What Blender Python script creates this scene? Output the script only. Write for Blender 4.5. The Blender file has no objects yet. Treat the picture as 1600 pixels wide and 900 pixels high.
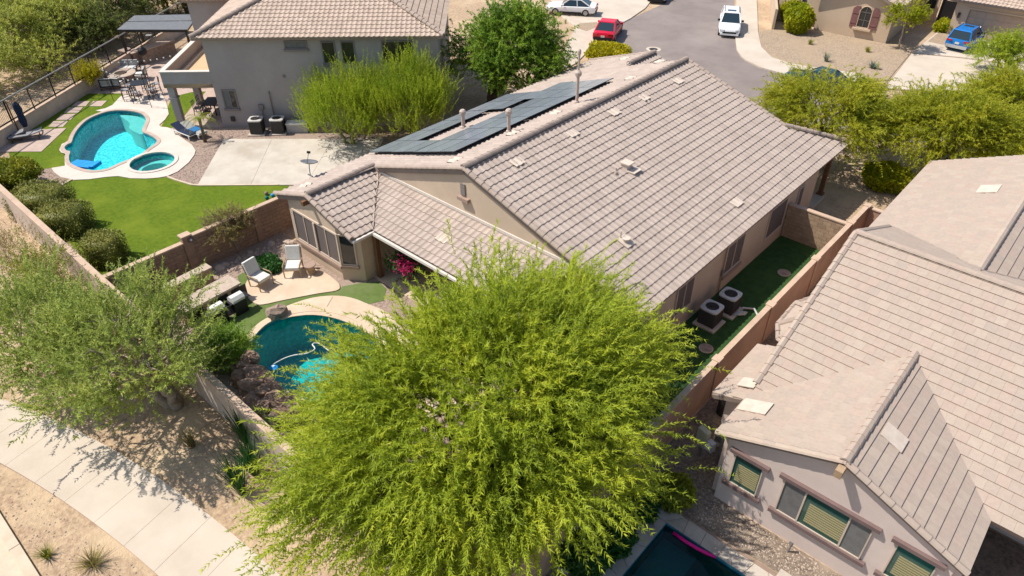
import bpy, bmesh, math, random
import numpy as np
from mathutils import Vector, Matrix
from mathutils.geometry import tessellate_polygon
rad = math.radians
random.seed(7)
rng = np.random.default_rng(11)
scn = bpy.context.scene
col = scn.collection

# ------------------------------------------------------------------ camera
F_PX, PITCH, AZ, CAM_H = 1107.0, rad(36.8), rad(41.9), 19.5
cam_d = bpy.data.cameras.new('camera')
cam_d.sensor_width = 36.0
cam_d.lens = F_PX / 1600 * 36.0
cam_d.clip_end = 2000
cam = bpy.data.objects.new('camera', cam_d)
col.objects.link(cam)
cam.location = (0, 0, CAM_H)
cam.rotation_euler = (rad(90) - PITCH, 0, AZ)
scn.camera = cam

# ------------------------------------------------------------------ sky, sun, exposure
SUN_AZ, SUN_EL = rad(34), rad(57)          # shadows fall towards SUN_AZ (from +X to +Y)
world = bpy.data.worlds.new('World')
scn.world = world
world.use_nodes = True
wn = world.node_tree
sky = wn.nodes.new('ShaderNodeTexSky')
sky.sky_type = 'NISHITA'
sky.sun_disc = False
sky.sun_elevation = SUN_EL
sky.sun_rotation = math.atan2(-math.cos(SUN_AZ), -math.sin(SUN_AZ))
sky.air_density = 1.0
sky.dust_density = 1.2
bg = wn.nodes['Background']
wn.links.new(sky.outputs[0], bg.inputs[0])
bg.inputs[1].default_value = 0.12
sl = bpy.data.lights.new('sun', 'SUN')
sl.energy = 4.4
sl.angle = rad(0.53)
sl.color = (1.0, 0.945, 0.86)
sun = bpy.data.objects.new('sun', sl)
col.objects.link(sun)
sun.location = (-40, -20, 60)
sun.rotation_euler = Vector((math.cos(SUN_AZ) * math.cos(SUN_EL), math.sin(SUN_AZ) * math.cos(SUN_EL), -math.sin(SUN_EL))).to_track_quat('-Z', 'Y').to_euler()
vs = scn.view_settings
vs.view_transform = 'Standard'
vs.look = 'None'
vs.gamma = 1
vs.use_curve_mapping = False
vs.exposure = 0.32
scn.render.engine = 'CYCLES'
scn.cycles.use_denoising = True
scn.cycles.max_bounces = 6
scn.cycles.transparent_max_bounces = 8
scn.cycles.caustics_reflective = False
scn.cycles.caustics_refractive = False

# ------------------------------------------------------------------ photo pixel -> place
_fw = np.array([-math.sin(AZ) * math.cos(PITCH), math.cos(AZ) * math.cos(PITCH), -math.sin(PITCH)])
_rt = np.array([math.cos(AZ), math.sin(AZ), 0.0])
_up = np.cross(_rt, _fw)
_C = np.array([0, 0, CAM_H])
def ray(x, y): return _fw + _rt * (x - 800) / F_PX - _up * (y - 450) / F_PX
def G(x, y, z=0.0):
    d = ray(x, y); p = _C + d * (z - CAM_H) / d[2]
    return Vector(p)
def onplane(x, y, p0, n):
    d = ray(x, y); n = np.array(n, float)
    return Vector(_C + d * (((np.array(p0, float) - _C) @ n) / (d @ n)))
def onX(x, y, X): return onplane(x, y, (X, 0, 0), (1, 0, 0))
def onY(x, y, Y): return onplane(x, y, (0, Y, 0), (0, 1, 0))
def pxs(pts, z=0.0): return [G(a, b, z) for a, b in pts]

# ------------------------------------------------------------------ materials
MATS = {}
def mat(name, c1, c2=None, scale=3.0, rough=0.85, bump=0.0, bscale=40.0, c3=None, s3=0.4, metal=0.0, island=0.0, coord='obj', spec=0.3, detail=5, stretch=None, island_cols=None):
    m = bpy.data.materials.new(name); m.use_nodes = True
    nt = m.node_tree; N = nt.nodes; L = nt.links
    b = N['Principled BSDF']
    b.inputs['Roughness'].default_value = rough
    b.inputs['Metallic'].default_value = metal
    b.inputs['Specular IOR Level'].default_value = spec
    if coord == 'world':
        tc = N.new('ShaderNodeNewGeometry'); vec = tc.outputs['Position']
    else:
        tc = N.new('ShaderNodeTexCoord'); vec = tc.outputs['Object']
    if stretch:
        mp = N.new('ShaderNodeMapping'); mp.inputs['Scale'].default_value = stretch
        L.new(vec, mp.inputs['Vector']); vec = mp.outputs['Vector']
    cur = None
    def mix(fac, a, bcol):
        mx = N.new('ShaderNodeMix'); mx.data_type = 'RGBA'
        L.new(fac, mx.inputs['Factor'])
        if isinstance(a, tuple): mx.inputs['A'].default_value = (*a, 1)
        else: L.new(a, mx.inputs['A'])
        mx.inputs['B'].default_value = (*bcol, 1)
        return mx.outputs['Result']
    def noise(s, d=detail, lo=0.38, hi=0.62):
        n = N.new('ShaderNodeTexNoise'); n.inputs['Scale'].default_value = s; n.inputs['Detail'].default_value = d
        n.inputs['Roughness'].default_value = 0.62
        L.new(vec, n.inputs['Vector'])
        r = N.new('ShaderNodeMapRange'); r.inputs['From Min'].default_value = lo; r.inputs['From Max'].default_value = hi
        L.new(n.outputs['Fac'], r.inputs['Value'])
        return r.outputs['Result']
    cur = c1
    if c2: cur = mix(noise(scale), c1, c2)
    if c3: cur = mix(noise(s3, 4, 0.48, 0.68), cur, c3)
    if island:
        g = N.new('ShaderNodeNewGeometry'); oi = N.new('ShaderNodeObjectInfo')
        ad = N.new('ShaderNodeMath'); ad.operation = 'ADD'
        L.new(g.outputs['Random Per Island'], ad.inputs[0]); L.new(oi.outputs['Random'], ad.inputs[1])
        fr = N.new('ShaderNodeMath'); fr.operation = 'FRACT'; L.new(ad.outputs[0], fr.inputs[0])
        if island_cols:
            rp = N.new('ShaderNodeValToRGB'); el = rp.color_ramp.elements
            while len(el) < len(island_cols): el.new(0.5)
            for k, c in enumerate(island_cols):
                el[k].position = k / (len(island_cols) - 1); el[k].color = (*c, 1)
            L.new(fr.outputs[0], rp.inputs['Fac'])
            mx = N.new('ShaderNodeMix'); mx.data_type = 'RGBA'; mx.inputs['Factor'].default_value = island
            if isinstance(cur, tuple): mx.inputs['A'].default_value = (*cur, 1)
            else: L.new(cur, mx.inputs['A'])
            L.new(rp.outputs['Color'], mx.inputs['B']); cur = mx.outputs['Result']
        else:
            hs = N.new('ShaderNodeHueSaturation')
            mr = N.new('ShaderNodeMapRange'); mr.inputs['To Min'].default_value = 1 - island; mr.inputs['To Max'].default_value = 1 + island
            L.new(fr.outputs[0], mr.inputs['Value']); L.new(mr.outputs['Result'], hs.inputs['Value'])
            if isinstance(cur, tuple): hs.inputs['Color'].default_value = (*cur, 1)
            else: L.new(cur, hs.inputs['Color'])
            cur = hs.outputs['Color']
    if isinstance(cur, tuple): b.inputs['Base Color'].default_value = (*cur, 1)
    else: L.new(cur, b.inputs['Base Color'])
    if bump:
        bn = N.new('ShaderNodeTexNoise'); bn.inputs['Scale'].default_value = bscale; bn.inputs['Detail'].default_value = 4
        L.new(vec, bn.inputs['Vector'])
        bp = N.new('ShaderNodeBump'); bp.inputs['Strength'].default_value = bump; bp.inputs['Distance'].default_value = 0.03
        L.new(bn.outputs['Fac'], bp.inputs['Height']); L.new(bp.outputs['Normal'], b.inputs['Normal'])
    MATS[name] = m
    return m

def leafmat(name, cols, trans=0.35, rough=0.5):
    m = bpy.data.materials.new(name); m.use_nodes = True
    nt = m.node_tree; N = nt.nodes; L = nt.links
    b = N['Principled BSDF']; out = N['Material Output']
    g = N.new('ShaderNodeNewGeometry')
    no = N.new('ShaderNodeTexNoise'); no.inputs['Scale'].default_value = 0.8; no.inputs['Detail'].default_value = 3
    L.new(g.outputs['Position'], no.inputs['Vector'])
    a = N.new('ShaderNodeMath'); a.operation = 'MULTIPLY_ADD'; a.inputs[1].default_value = 0.5
    L.new(g.outputs['Random Per Island'], a.inputs[0]); 
    s = N.new('ShaderNodeMapRange'); s.inputs['From Min'].default_value = 0.3; s.inputs['From Max'].default_value = 0.7; s.inputs['To Max'].default_value = 0.5
    L.new(no.outputs['Fac'], s.inputs['Value']); L.new(s.outputs['Result'], a.inputs[2])
    rp = N.new('ShaderNodeValToRGB'); el = rp.color_ramp.elements
    while len(el) < len(cols): el.new(0.5)
    for k, c in enumerate(cols):
        el[k].position = k / (len(cols) - 1); el[k].color = (*c, 1)
    L.new(a.outputs[0], rp.inputs['Fac'])
    L.new(rp.outputs['Color'], b.inputs['Base Color'])
    b.inputs['Roughness'].default_value = rough; b.inputs['Specular IOR Level'].default_value = 0.25
    t = N.new('ShaderNodeBsdfTranslucent'); L.new(rp.outputs['Color'], t.inputs['Color'])
    mx = N.new('ShaderNodeMixShader'); mx.inputs[0].default_value = trans
    L.new(b.outputs[0], mx.inputs[1]); L.new(t.outputs[0], mx.inputs[2]); L.new(mx.outputs[0], out.inputs['Surface'])
    MATS[name] = m
    return m

def watermat(name, tint, bumps=0.12, bs=1.6):
    m = bpy.data.materials.new(name); m.use_nodes = True
    nt = m.node_tree; N = nt.nodes; L = nt.links
    N.remove(N['Principled BSDF']); out = N['Material Output']
    t = N.new('ShaderNodeBsdfTransparent'); t.inputs[0].default_value = (*tint, 1)
    gl = N.new('ShaderNodeBsdfGlossy'); gl.inputs['Roughness'].default_value = 0.03
    fr = N.new('ShaderNodeFresnel'); fr.inputs[0].default_value = 1.33
    g = N.new('ShaderNodeNewGeometry')
    no = N.new('ShaderNodeTexNoise'); no.inputs['Scale'].default_value = bs; no.inputs['Detail'].default_value = 3; no.inputs['Distortion'].default_value = 0.6
    L.new(g.outputs['Position'], no.inputs['Vector'])
    bp = N.new('ShaderNodeBump'); bp.inputs['Strength'].default_value = bumps; bp.inputs['Distance'].default_value = 0.1
    L.new(no.outputs['Fac'], bp.inputs['Height']); L.new(bp.outputs[0], gl.inputs['Normal']); L.new(bp.outputs[0], fr.inputs['Normal'])
    mx = N.new('ShaderNodeMixShader'); L.new(fr.outputs[0], mx.inputs[0]); L.new(t.outputs[0], mx.inputs[1]); L.new(gl.outputs[0], mx.inputs[2])
    L.new(mx.outputs[0], out.inputs['Surface'])
    MATS[name] = m
    return m

mat('desert', (0.50, 0.365, 0.235), (0.33, 0.225, 0.145), 5.5, 0.95, 1.0, 14, (0.56, 0.42, 0.27), 0.35, coord='world', detail=9)
mat('gravel_tan', (0.46, 0.35, 0.245), (0.27, 0.20, 0.14), 9, 0.95, 1.0, 32, (0.40, 0.30, 0.20), 0.4, coord='world', detail=9)
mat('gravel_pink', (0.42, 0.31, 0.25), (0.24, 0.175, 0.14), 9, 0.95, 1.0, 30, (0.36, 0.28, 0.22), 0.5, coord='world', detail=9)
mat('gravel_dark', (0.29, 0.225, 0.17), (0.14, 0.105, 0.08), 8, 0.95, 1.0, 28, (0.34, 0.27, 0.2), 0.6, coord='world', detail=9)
mat('asphalt', (0.25, 0.205, 0.185), (0.215, 0.178, 0.16), 0.5, 0.9, 0.4, 60, (0.29, 0.242, 0.218), 0.18, coord='world', detail=8)
mat('concrete', (0.555, 0.47, 0.38), (0.50, 0.42, 0.335), 0.7, 0.9, 0.15, 50, (0.58, 0.50, 0.41), 0.25, coord='world', detail=8)
mat('concrete_pad', (0.55, 0.495, 0.42), (0.485, 0.43, 0.36), 0.9, 0.9, 0.15, 50, (0.42, 0.365, 0.295), 0.5, coord='world', detail=8)
mat('deck_light', (0.62, 0.55, 0.48), (0.57, 0.50, 0.43), 1.2, 0.9, 0.15, 50, coord='world', detail=7)
mat('deck_tan', (0.60, 0.47, 0.34), (0.54, 0.415, 0.295), 1.0, 0.9, 0.2, 40, (0.64, 0.52, 0.4), 0.6, coord='world', detail=8)
mat('paver_pink', (0.50, 0.385, 0.32), (0.43, 0.325, 0.27), 2.5, 0.9, 0.2, 40, coord='world', detail=8)
mat('flagstone', (0.46, 0.40, 0.335), (0.36, 0.31, 0.26), 2.0, 0.85, 0.3, 25, (0.5, 0.43, 0.36), 0.7, coord='obj', island=0.12, detail=8)
mat('curb', (0.60, 0.49, 0.37), (0.52, 0.42, 0.31), 1.5, 0.9, 0.2, 40, coord='world')
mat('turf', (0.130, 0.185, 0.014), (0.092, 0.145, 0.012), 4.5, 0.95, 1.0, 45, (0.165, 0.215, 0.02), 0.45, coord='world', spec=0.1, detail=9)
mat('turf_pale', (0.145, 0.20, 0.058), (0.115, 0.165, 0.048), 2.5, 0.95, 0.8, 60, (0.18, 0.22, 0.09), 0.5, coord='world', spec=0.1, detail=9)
mat('turf_side', (0.045, 0.10, 0.030), (0.028, 0.07, 0.022), 3, 0.95, 0.9, 60, (0.055, 0.105, 0.03), 0.4, coord='world', spec=0.1, detail=9)  # green darkened in the colour itself for the house's deep shade
mat('tile_s', (0.435, 0.355, 0.30), (0.39, 0.315, 0.265), 1.2, 0.82, 0.12, 60, island=0.07, coord='world', detail=8)
mat('tile_s_tan', (0.50, 0.39, 0.31), (0.44, 0.34, 0.265), 2, 0.82, 0.2, 60, island=0.08, coord='world')
mat('tile_flat', (0.43, 0.34, 0.27), (0.36, 0.28, 0.225), 7, 0.85, 0.25, 60, coord='world', detail=9, island=0.55,
    island_cols=[(0.45, 0.36, 0.285), (0.40, 0.325, 0.265), (0.47, 0.385, 0.31), (0.44, 0.33, 0.27), (0.39, 0.325, 0.27), (0.46, 0.345, 0.28)])
mat('ridge_cap', (0.40, 0.315, 0.26), (0.35, 0.275, 0.225), 3, 0.82, 0.2, 60, island=0.08, coord='world')
mat('vent_pale', (0.62, 0.52, 0.43), (0.54, 0.45, 0.37), 3, 0.8)
mat('under_roof', (0.09, 0.075, 0.065), (0.07, 0.06, 0.05), 3, 0.95)
mat('fascia', (0.30, 0.235, 0.195), (0.26, 0.20, 0.165), 2, 0.8, 0.1, 30)
mat('fascia_white', (0.66, 0.60, 0.53), (0.60, 0.545, 0.48), 2, 0.7)
mat('stucco_beige', (0.58, 0.455, 0.34), (0.54, 0.42, 0.31), 0.8, 0.92, 0.2, 55, (0.51, 0.40, 0.30), 0.4, coord='world', detail=8)
mat('stucco_pink', (0.66, 0.54, 0.48), (0.62, 0.505, 0.445), 0.8, 0.92, 0.2, 55, (0.60, 0.49, 0.43), 0.4, coord='world', detail=8)
mat('stucco_grey', (0.37, 0.325, 0.305), (0.335, 0.295, 0.275), 0.5, 0.92, 0.3, 50, (0.40, 0.355, 0.335), 0.3, coord='world', detail=8)
mat('stucco_tan', (0.55, 0.42, 0.30), (0.51, 0.385, 0.27), 0.5, 0.92, 0.3, 50, coord='world')
mat('trim_mauve', (0.185, 0.125, 0.115), (0.16, 0.108, 0.10), 3, 0.85, 0.1)
mat('trim_grey', (0.22, 0.19, 0.175), None, 1, 0.85)
mat('trim_tan', (0.36, 0.255, 0.20), (0.32, 0.225, 0.175), 3, 0.85)
mat('shutter', (0.215, 0.10, 0.095), (0.185, 0.085, 0.08), 4, 0.75)
mat('block', (0.32, 0.215, 0.155), (0.265, 0.175, 0.125), 3, 0.95, 0.5, 45, coord='world', island=0.07, detail=8)
mat('mortar', (0.30, 0.215, 0.165), (0.26, 0.185, 0.14), 3, 0.95, 0.2)
mat('block_tan', (0.42, 0.30, 0.20), (0.34, 0.24, 0.16), 3, 0.95, 0.5, 45, coord='world', island=0.10, detail=8)
mat('wall_orange', (0.47, 0.285, 0.195), (0.42, 0.25, 0.17), 1.0, 0.93, 0.35, 50, (0.39, 0.245, 0.175), 0.5, coord='world', detail=8)
mat('wall_cap', (0.55, 0.40, 0.29), (0.48, 0.345, 0.25), 2, 0.93, 0.3, 45, coord='world')
mat('wall_street', (0.55, 0.45, 0.37), (0.47, 0.38, 0.305), 1.3, 0.93, 0.4, 40, coord='world', detail=8)
mat('screen', (0.15, 0.122, 0.112), (0.138, 0.112, 0.104), 4, 0.75)
mat('frame_beige', (0.55, 0.45, 0.36), None, 1, 0.6)
mat('frame_white', (0.66, 0.64, 0.60), None, 1, 0.5)
mat('glass_dark', (0.02, 0.022, 0.024), (0.03, 0.03, 0.03), 2, 0.06, spec=0.6)
mat('glass_green', (0.022, 0.075, 0.058), (0.03, 0.09, 0.07), 2, 0.07, spec=0.6)
mat('blind', (0.38, 0.33, 0.17), (0.34, 0.29, 0.15), 6, 0.6, stretch=(1, 1, 12))
mat('screen_grey', (0.17, 0.165, 0.16), (0.14, 0.135, 0.13), 5, 0.6)
mat('solar', (0.20, 0.222, 0.255), (0.225, 0.247, 0.28), 2, 0.2, spec=0.75, island=0.1)  # pale grey-blue base has the reflected sky painted into the colour
mat('metal_dark', (0.045, 0.04, 0.037), (0.06, 0.053, 0.048), 5, 0.5, metal=0.4)
mat('metal_black', (0.018, 0.018, 0.02), None, 1, 0.45)
mat('metal_grey', (0.30, 0.295, 0.29), (0.24, 0.235, 0.23), 5, 0.45, metal=0.5)
mat('steel', (0.62, 0.62, 0.62), (0.52, 0.52, 0.52), 6, 0.28, metal=0.85)
mat('ac_top', (0.56, 0.54, 0.50), (0.47, 0.45, 0.42), 6, 0.5)
mat('ac_side', (0.075, 0.066, 0.06), (0.055, 0.05, 0.046), 8, 0.7, 0.3, 60, stretch=(1, 1, 8))
mat('ac_fan', (0.13, 0.085, 0.06), (0.08, 0.055, 0.045), 6, 0.6)
mat('pipe_cover', (0.60, 0.58, 0.56), (0.5, 0.48, 0.46), 6, 0.4, metal=0.3)
mat('pipe_tan', (0.50, 0.40, 0.34), (0.44, 0.35, 0.29), 4, 0.6)
mat('bark', (0.16, 0.12, 0.085), (0.10, 0.075, 0.055), 8, 0.95, 0.6, 30)
mat('bark_green', (0.24, 0.25, 0.085), (0.19, 0.19, 0.075), 8, 0.9, 0.4, 30)
mat('bark_pale', (0.38, 0.31, 0.23), (0.27, 0.215, 0.16), 8, 0.95, 0.6, 30)
mat('wood', (0.20, 0.10, 0.052), (0.15, 0.075, 0.04), 6, 0.6, stretch=(1, 1, 6))
mat('wood_pale', (0.42, 0.29, 0.18), (0.35, 0.24, 0.145), 6, 0.6)
mat('cushion', (0.68, 0.655, 0.61), (0.62, 0.60, 0.56), 8, 0.95, 0.2, 60)
mat('cushion_grey', (0.42, 0.41, 0.39), (0.37, 0.36, 0.345), 8, 0.95)
mat('fabric_blue', (0.02, 0.13, 0.33), (0.025, 0.16, 0.38), 5, 0.9)
mat('fabric_navy', (0.016, 0.024, 0.055), (0.022, 0.03, 0.068), 6, 0.9, 0.2, 30)
mat('fabric_grey', (0.30, 0.285, 0.285), (0.26, 0.25, 0.25), 8, 0.9)
mat('lava_rock', (0.34, 0.22, 0.15), (0.12, 0.085, 0.075), 2.6, 0.95, 1.0, 9, (0.38, 0.27, 0.19), 1.4, detail=8)
mat('boulder', (0.36, 0.27, 0.21), (0.25, 0.18, 0.145), 4, 0.95, 0.8, 14)
mat('stone_pale', (0.50, 0.40, 0.32), (0.42, 0.33, 0.26), 5, 0.95, 0.5, 30)
mat('plaster_aqua', (0.06, 0.50, 0.56), (0.36, 0.86, 0.86), 7, 0.9, coord='world', detail=3)  # pale and dark mottle paints the water's bright ripple light into the plaster
mat('plaster_shelf', (0.62, 0.66, 0.58), (0.55, 0.60, 0.54), 3, 0.9, coord='world')
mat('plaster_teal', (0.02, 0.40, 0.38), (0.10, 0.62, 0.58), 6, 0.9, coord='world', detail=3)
mat('plaster_deep', (0.008, 0.14, 0.145), (0.015, 0.165, 0.165), 1, 0.9, coord='world')
mat('tile_blue', (0.03, 0.16, 0.24), (0.05, 0.22, 0.30), 12, 0.3, coord='world')
mat('float_blue', (0.01, 0.27, 0.72), (0.015, 0.31, 0.78), 4, 0.5)
mat('noodle_pink', (0.80, 0.01, 0.22), (0.72, 0.01, 0.2), 6, 0.6)
mat('terracotta', (0.30, 0.20, 0.16), (0.24, 0.16, 0.13), 5, 0.85)
mat('soil', (0.09, 0.065, 0.045), (0.06, 0.045, 0.03), 8, 0.95, 0.5)
mat('meter_box', (0.42, 0.41, 0.29), (0.37, 0.36, 0.255), 5, 0.6)
mat('meter_face', (0.40, 0.42, 0.47), None, 1, 0.4)
mat('car_white', (0.80, 0.80, 0.79), None, 1, 0.25, spec=0.6)
mat('car_red', (0.62, 0.006, 0.035), None, 1, 0.25, spec=0.6)
mat('car_blue', (0.005, 0.17, 0.52), None, 1, 0.25, spec=0.6)
mat('car_green', (0.012, 0.055, 0.05), None, 1, 0.15, spec=0.7)
mat('car_silver', (0.50, 0.51, 0.52), None, 1, 0.3, spec=0.6, metal=0.4)
mat('car_glass', (0.014, 0.03, 0.04), None, 1, 0.05, spec=0.8)
mat('rubber', (0.018, 0.018, 0.018), None, 1, 0.8)
mat('rim', (0.35, 0.35, 0.36), None, 1, 0.35, metal=0.7)
mat('plastic_black', (0.016, 0.016, 0.017), None, 1, 0.55)
mat('lamp_red', (0.42, 0.012, 0.015), None, 1, 0.2, spec=0.6)
mat('lamp_clear', (0.62, 0.64, 0.66), None, 1, 0.12, spec=0.7)
mat('plate', (0.62, 0.60, 0.56), None, 1, 0.5)
mat('garage_door', (0.44, 0.33, 0.245), (0.41, 0.305, 0.225), 2, 0.7)
mat('flower_pink', (0.80, 0.02, 0.22), (0.65, 0.015, 0.2), 5, 0.7)
mat('white_paint', (0.72, 0.70, 0.66), (0.66, 0.64, 0.6), 4, 0.6)
mat('terrace', (0.60, 0.42, 0.25), (0.55, 0.385, 0.225), 1, 0.9, 0.2, 40, coord='world')
mat('pergola', (0.17, 0.175, 0.18), (0.20, 0.205, 0.21), 4, 0.5)
mat('bulb_glass', (0.75, 0.73, 0.66), None, 1, 0.3)
leafmat('leaf_lime', [(0.152, 0.215, 0.019), (0.313, 0.395, 0.031), (0.476, 0.541, 0.040), (0.647, 0.636, 0.068)], 0.45)
leafmat('leaf_palo', [(0.175, 0.260, 0.026), (0.297, 0.395, 0.026), (0.411, 0.487, 0.036), (0.525, 0.538, 0.064)], 0.45)
leafmat('leaf_green', [(0.084, 0.170, 0.024), (0.180, 0.310, 0.035), (0.276, 0.410, 0.044), (0.480, 0.520, 0.062)], 0.45)
leafmat('leaf_acacia', [(0.193, 0.253, 0.060), (0.292, 0.373, 0.080), (0.427, 0.493, 0.111), (0.595, 0.571, 0.149)], 0.45)
leafmat('leaf_mesquite', [(0.166, 0.207, 0.018), (0.296, 0.335, 0.021), (0.463, 0.453, 0.028), (0.617, 0.524, 0.043)], 0.45)
leafmat('leaf_wash', [(0.192, 0.237, 0.053), (0.338, 0.384, 0.073), (0.513, 0.532, 0.109), (0.720, 0.670, 0.171)], 0.45)
leafmat('leaf_wash_dark', [(0.075, 0.102, 0.030), (0.128, 0.174, 0.041), (0.203, 0.235, 0.056), (0.319, 0.306, 0.094)], 0.45)
leafmat('leaf_yellow', [(0.228, 0.252, 0.014), (0.408, 0.384, 0.014), (0.552, 0.456, 0.012), (0.600, 0.480, 0.018)], 0.35)
leafmat('leaf_hedge', [(0.125, 0.141, 0.029), (0.189, 0.197, 0.037), (0.251, 0.246, 0.051), (0.323, 0.287, 0.072)], 0.15)
leafmat('leaf_olive', [(0.096, 0.126, 0.013), (0.179, 0.210, 0.018), (0.289, 0.294, 0.022), (0.385, 0.336, 0.033)], 0.3)
leafmat('leaf_dry', [(0.220, 0.165, 0.094), (0.286, 0.220, 0.121), (0.297, 0.264, 0.066), (0.352, 0.297, 0.110)], 0.45)
leafmat('leaf_dark', [(0.013, 0.061, 0.013), (0.028, 0.105, 0.020), (0.050, 0.143, 0.024), (0.099, 0.176, 0.033)], 0.25)
leafmat('leaf_palm', [(0.143, 0.220, 0.022), (0.220, 0.297, 0.028), (0.297, 0.341, 0.033), (0.374, 0.363, 0.055)], 0.45)
leafmat('leaf_bright', [(0.193, 0.240, 0.009), (0.297, 0.342, 0.011), (0.416, 0.430, 0.013), (0.564, 0.481, 0.022)], 0.45)
leafmat('leaf_agave', [(0.110, 0.165, 0.110), (0.165, 0.220, 0.154), (0.220, 0.275, 0.198)], 0.45)
leafmat('petal', [(0.784, 0.022, 0.169), (0.784, 0.044, 0.264), (0.784, 0.132, 0.338)], 0.45)
watermat('water_aqua', (0.40, 0.93, 0.95))
watermat('water_teal', (0.30, 0.86, 0.88))
watermat('water_dark', (0.35, 0.80, 0.80), 0.08)

# ------------------------------------------------------------------ building blocks
def tag(o, label=None, cat=None, group=None, kind=None):
    if label: o['label'] = label
    if cat: o['category'] = cat
    if group: o['group'] = group
    if kind: o['kind'] = kind
    return o
def link(name, data, parent=None):
    o = bpy.data.objects.new(name, data); col.objects.link(o)
    if parent is not None: o.parent = parent
    return o
def thing(name, label, cat, loc=(0, 0, 0), rz=0.0, group=None):
    o = link(name, None); o.location = loc; o.rotation_euler = (0, 0, rz); o.empty_display_size = 0.3
    return tag(o, label, cat, group)
def base_inv(o):
    return (Matrix.Translation(o.location) @ o.rotation_euler.to_matrix().to_4x4()).inverted()

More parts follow.
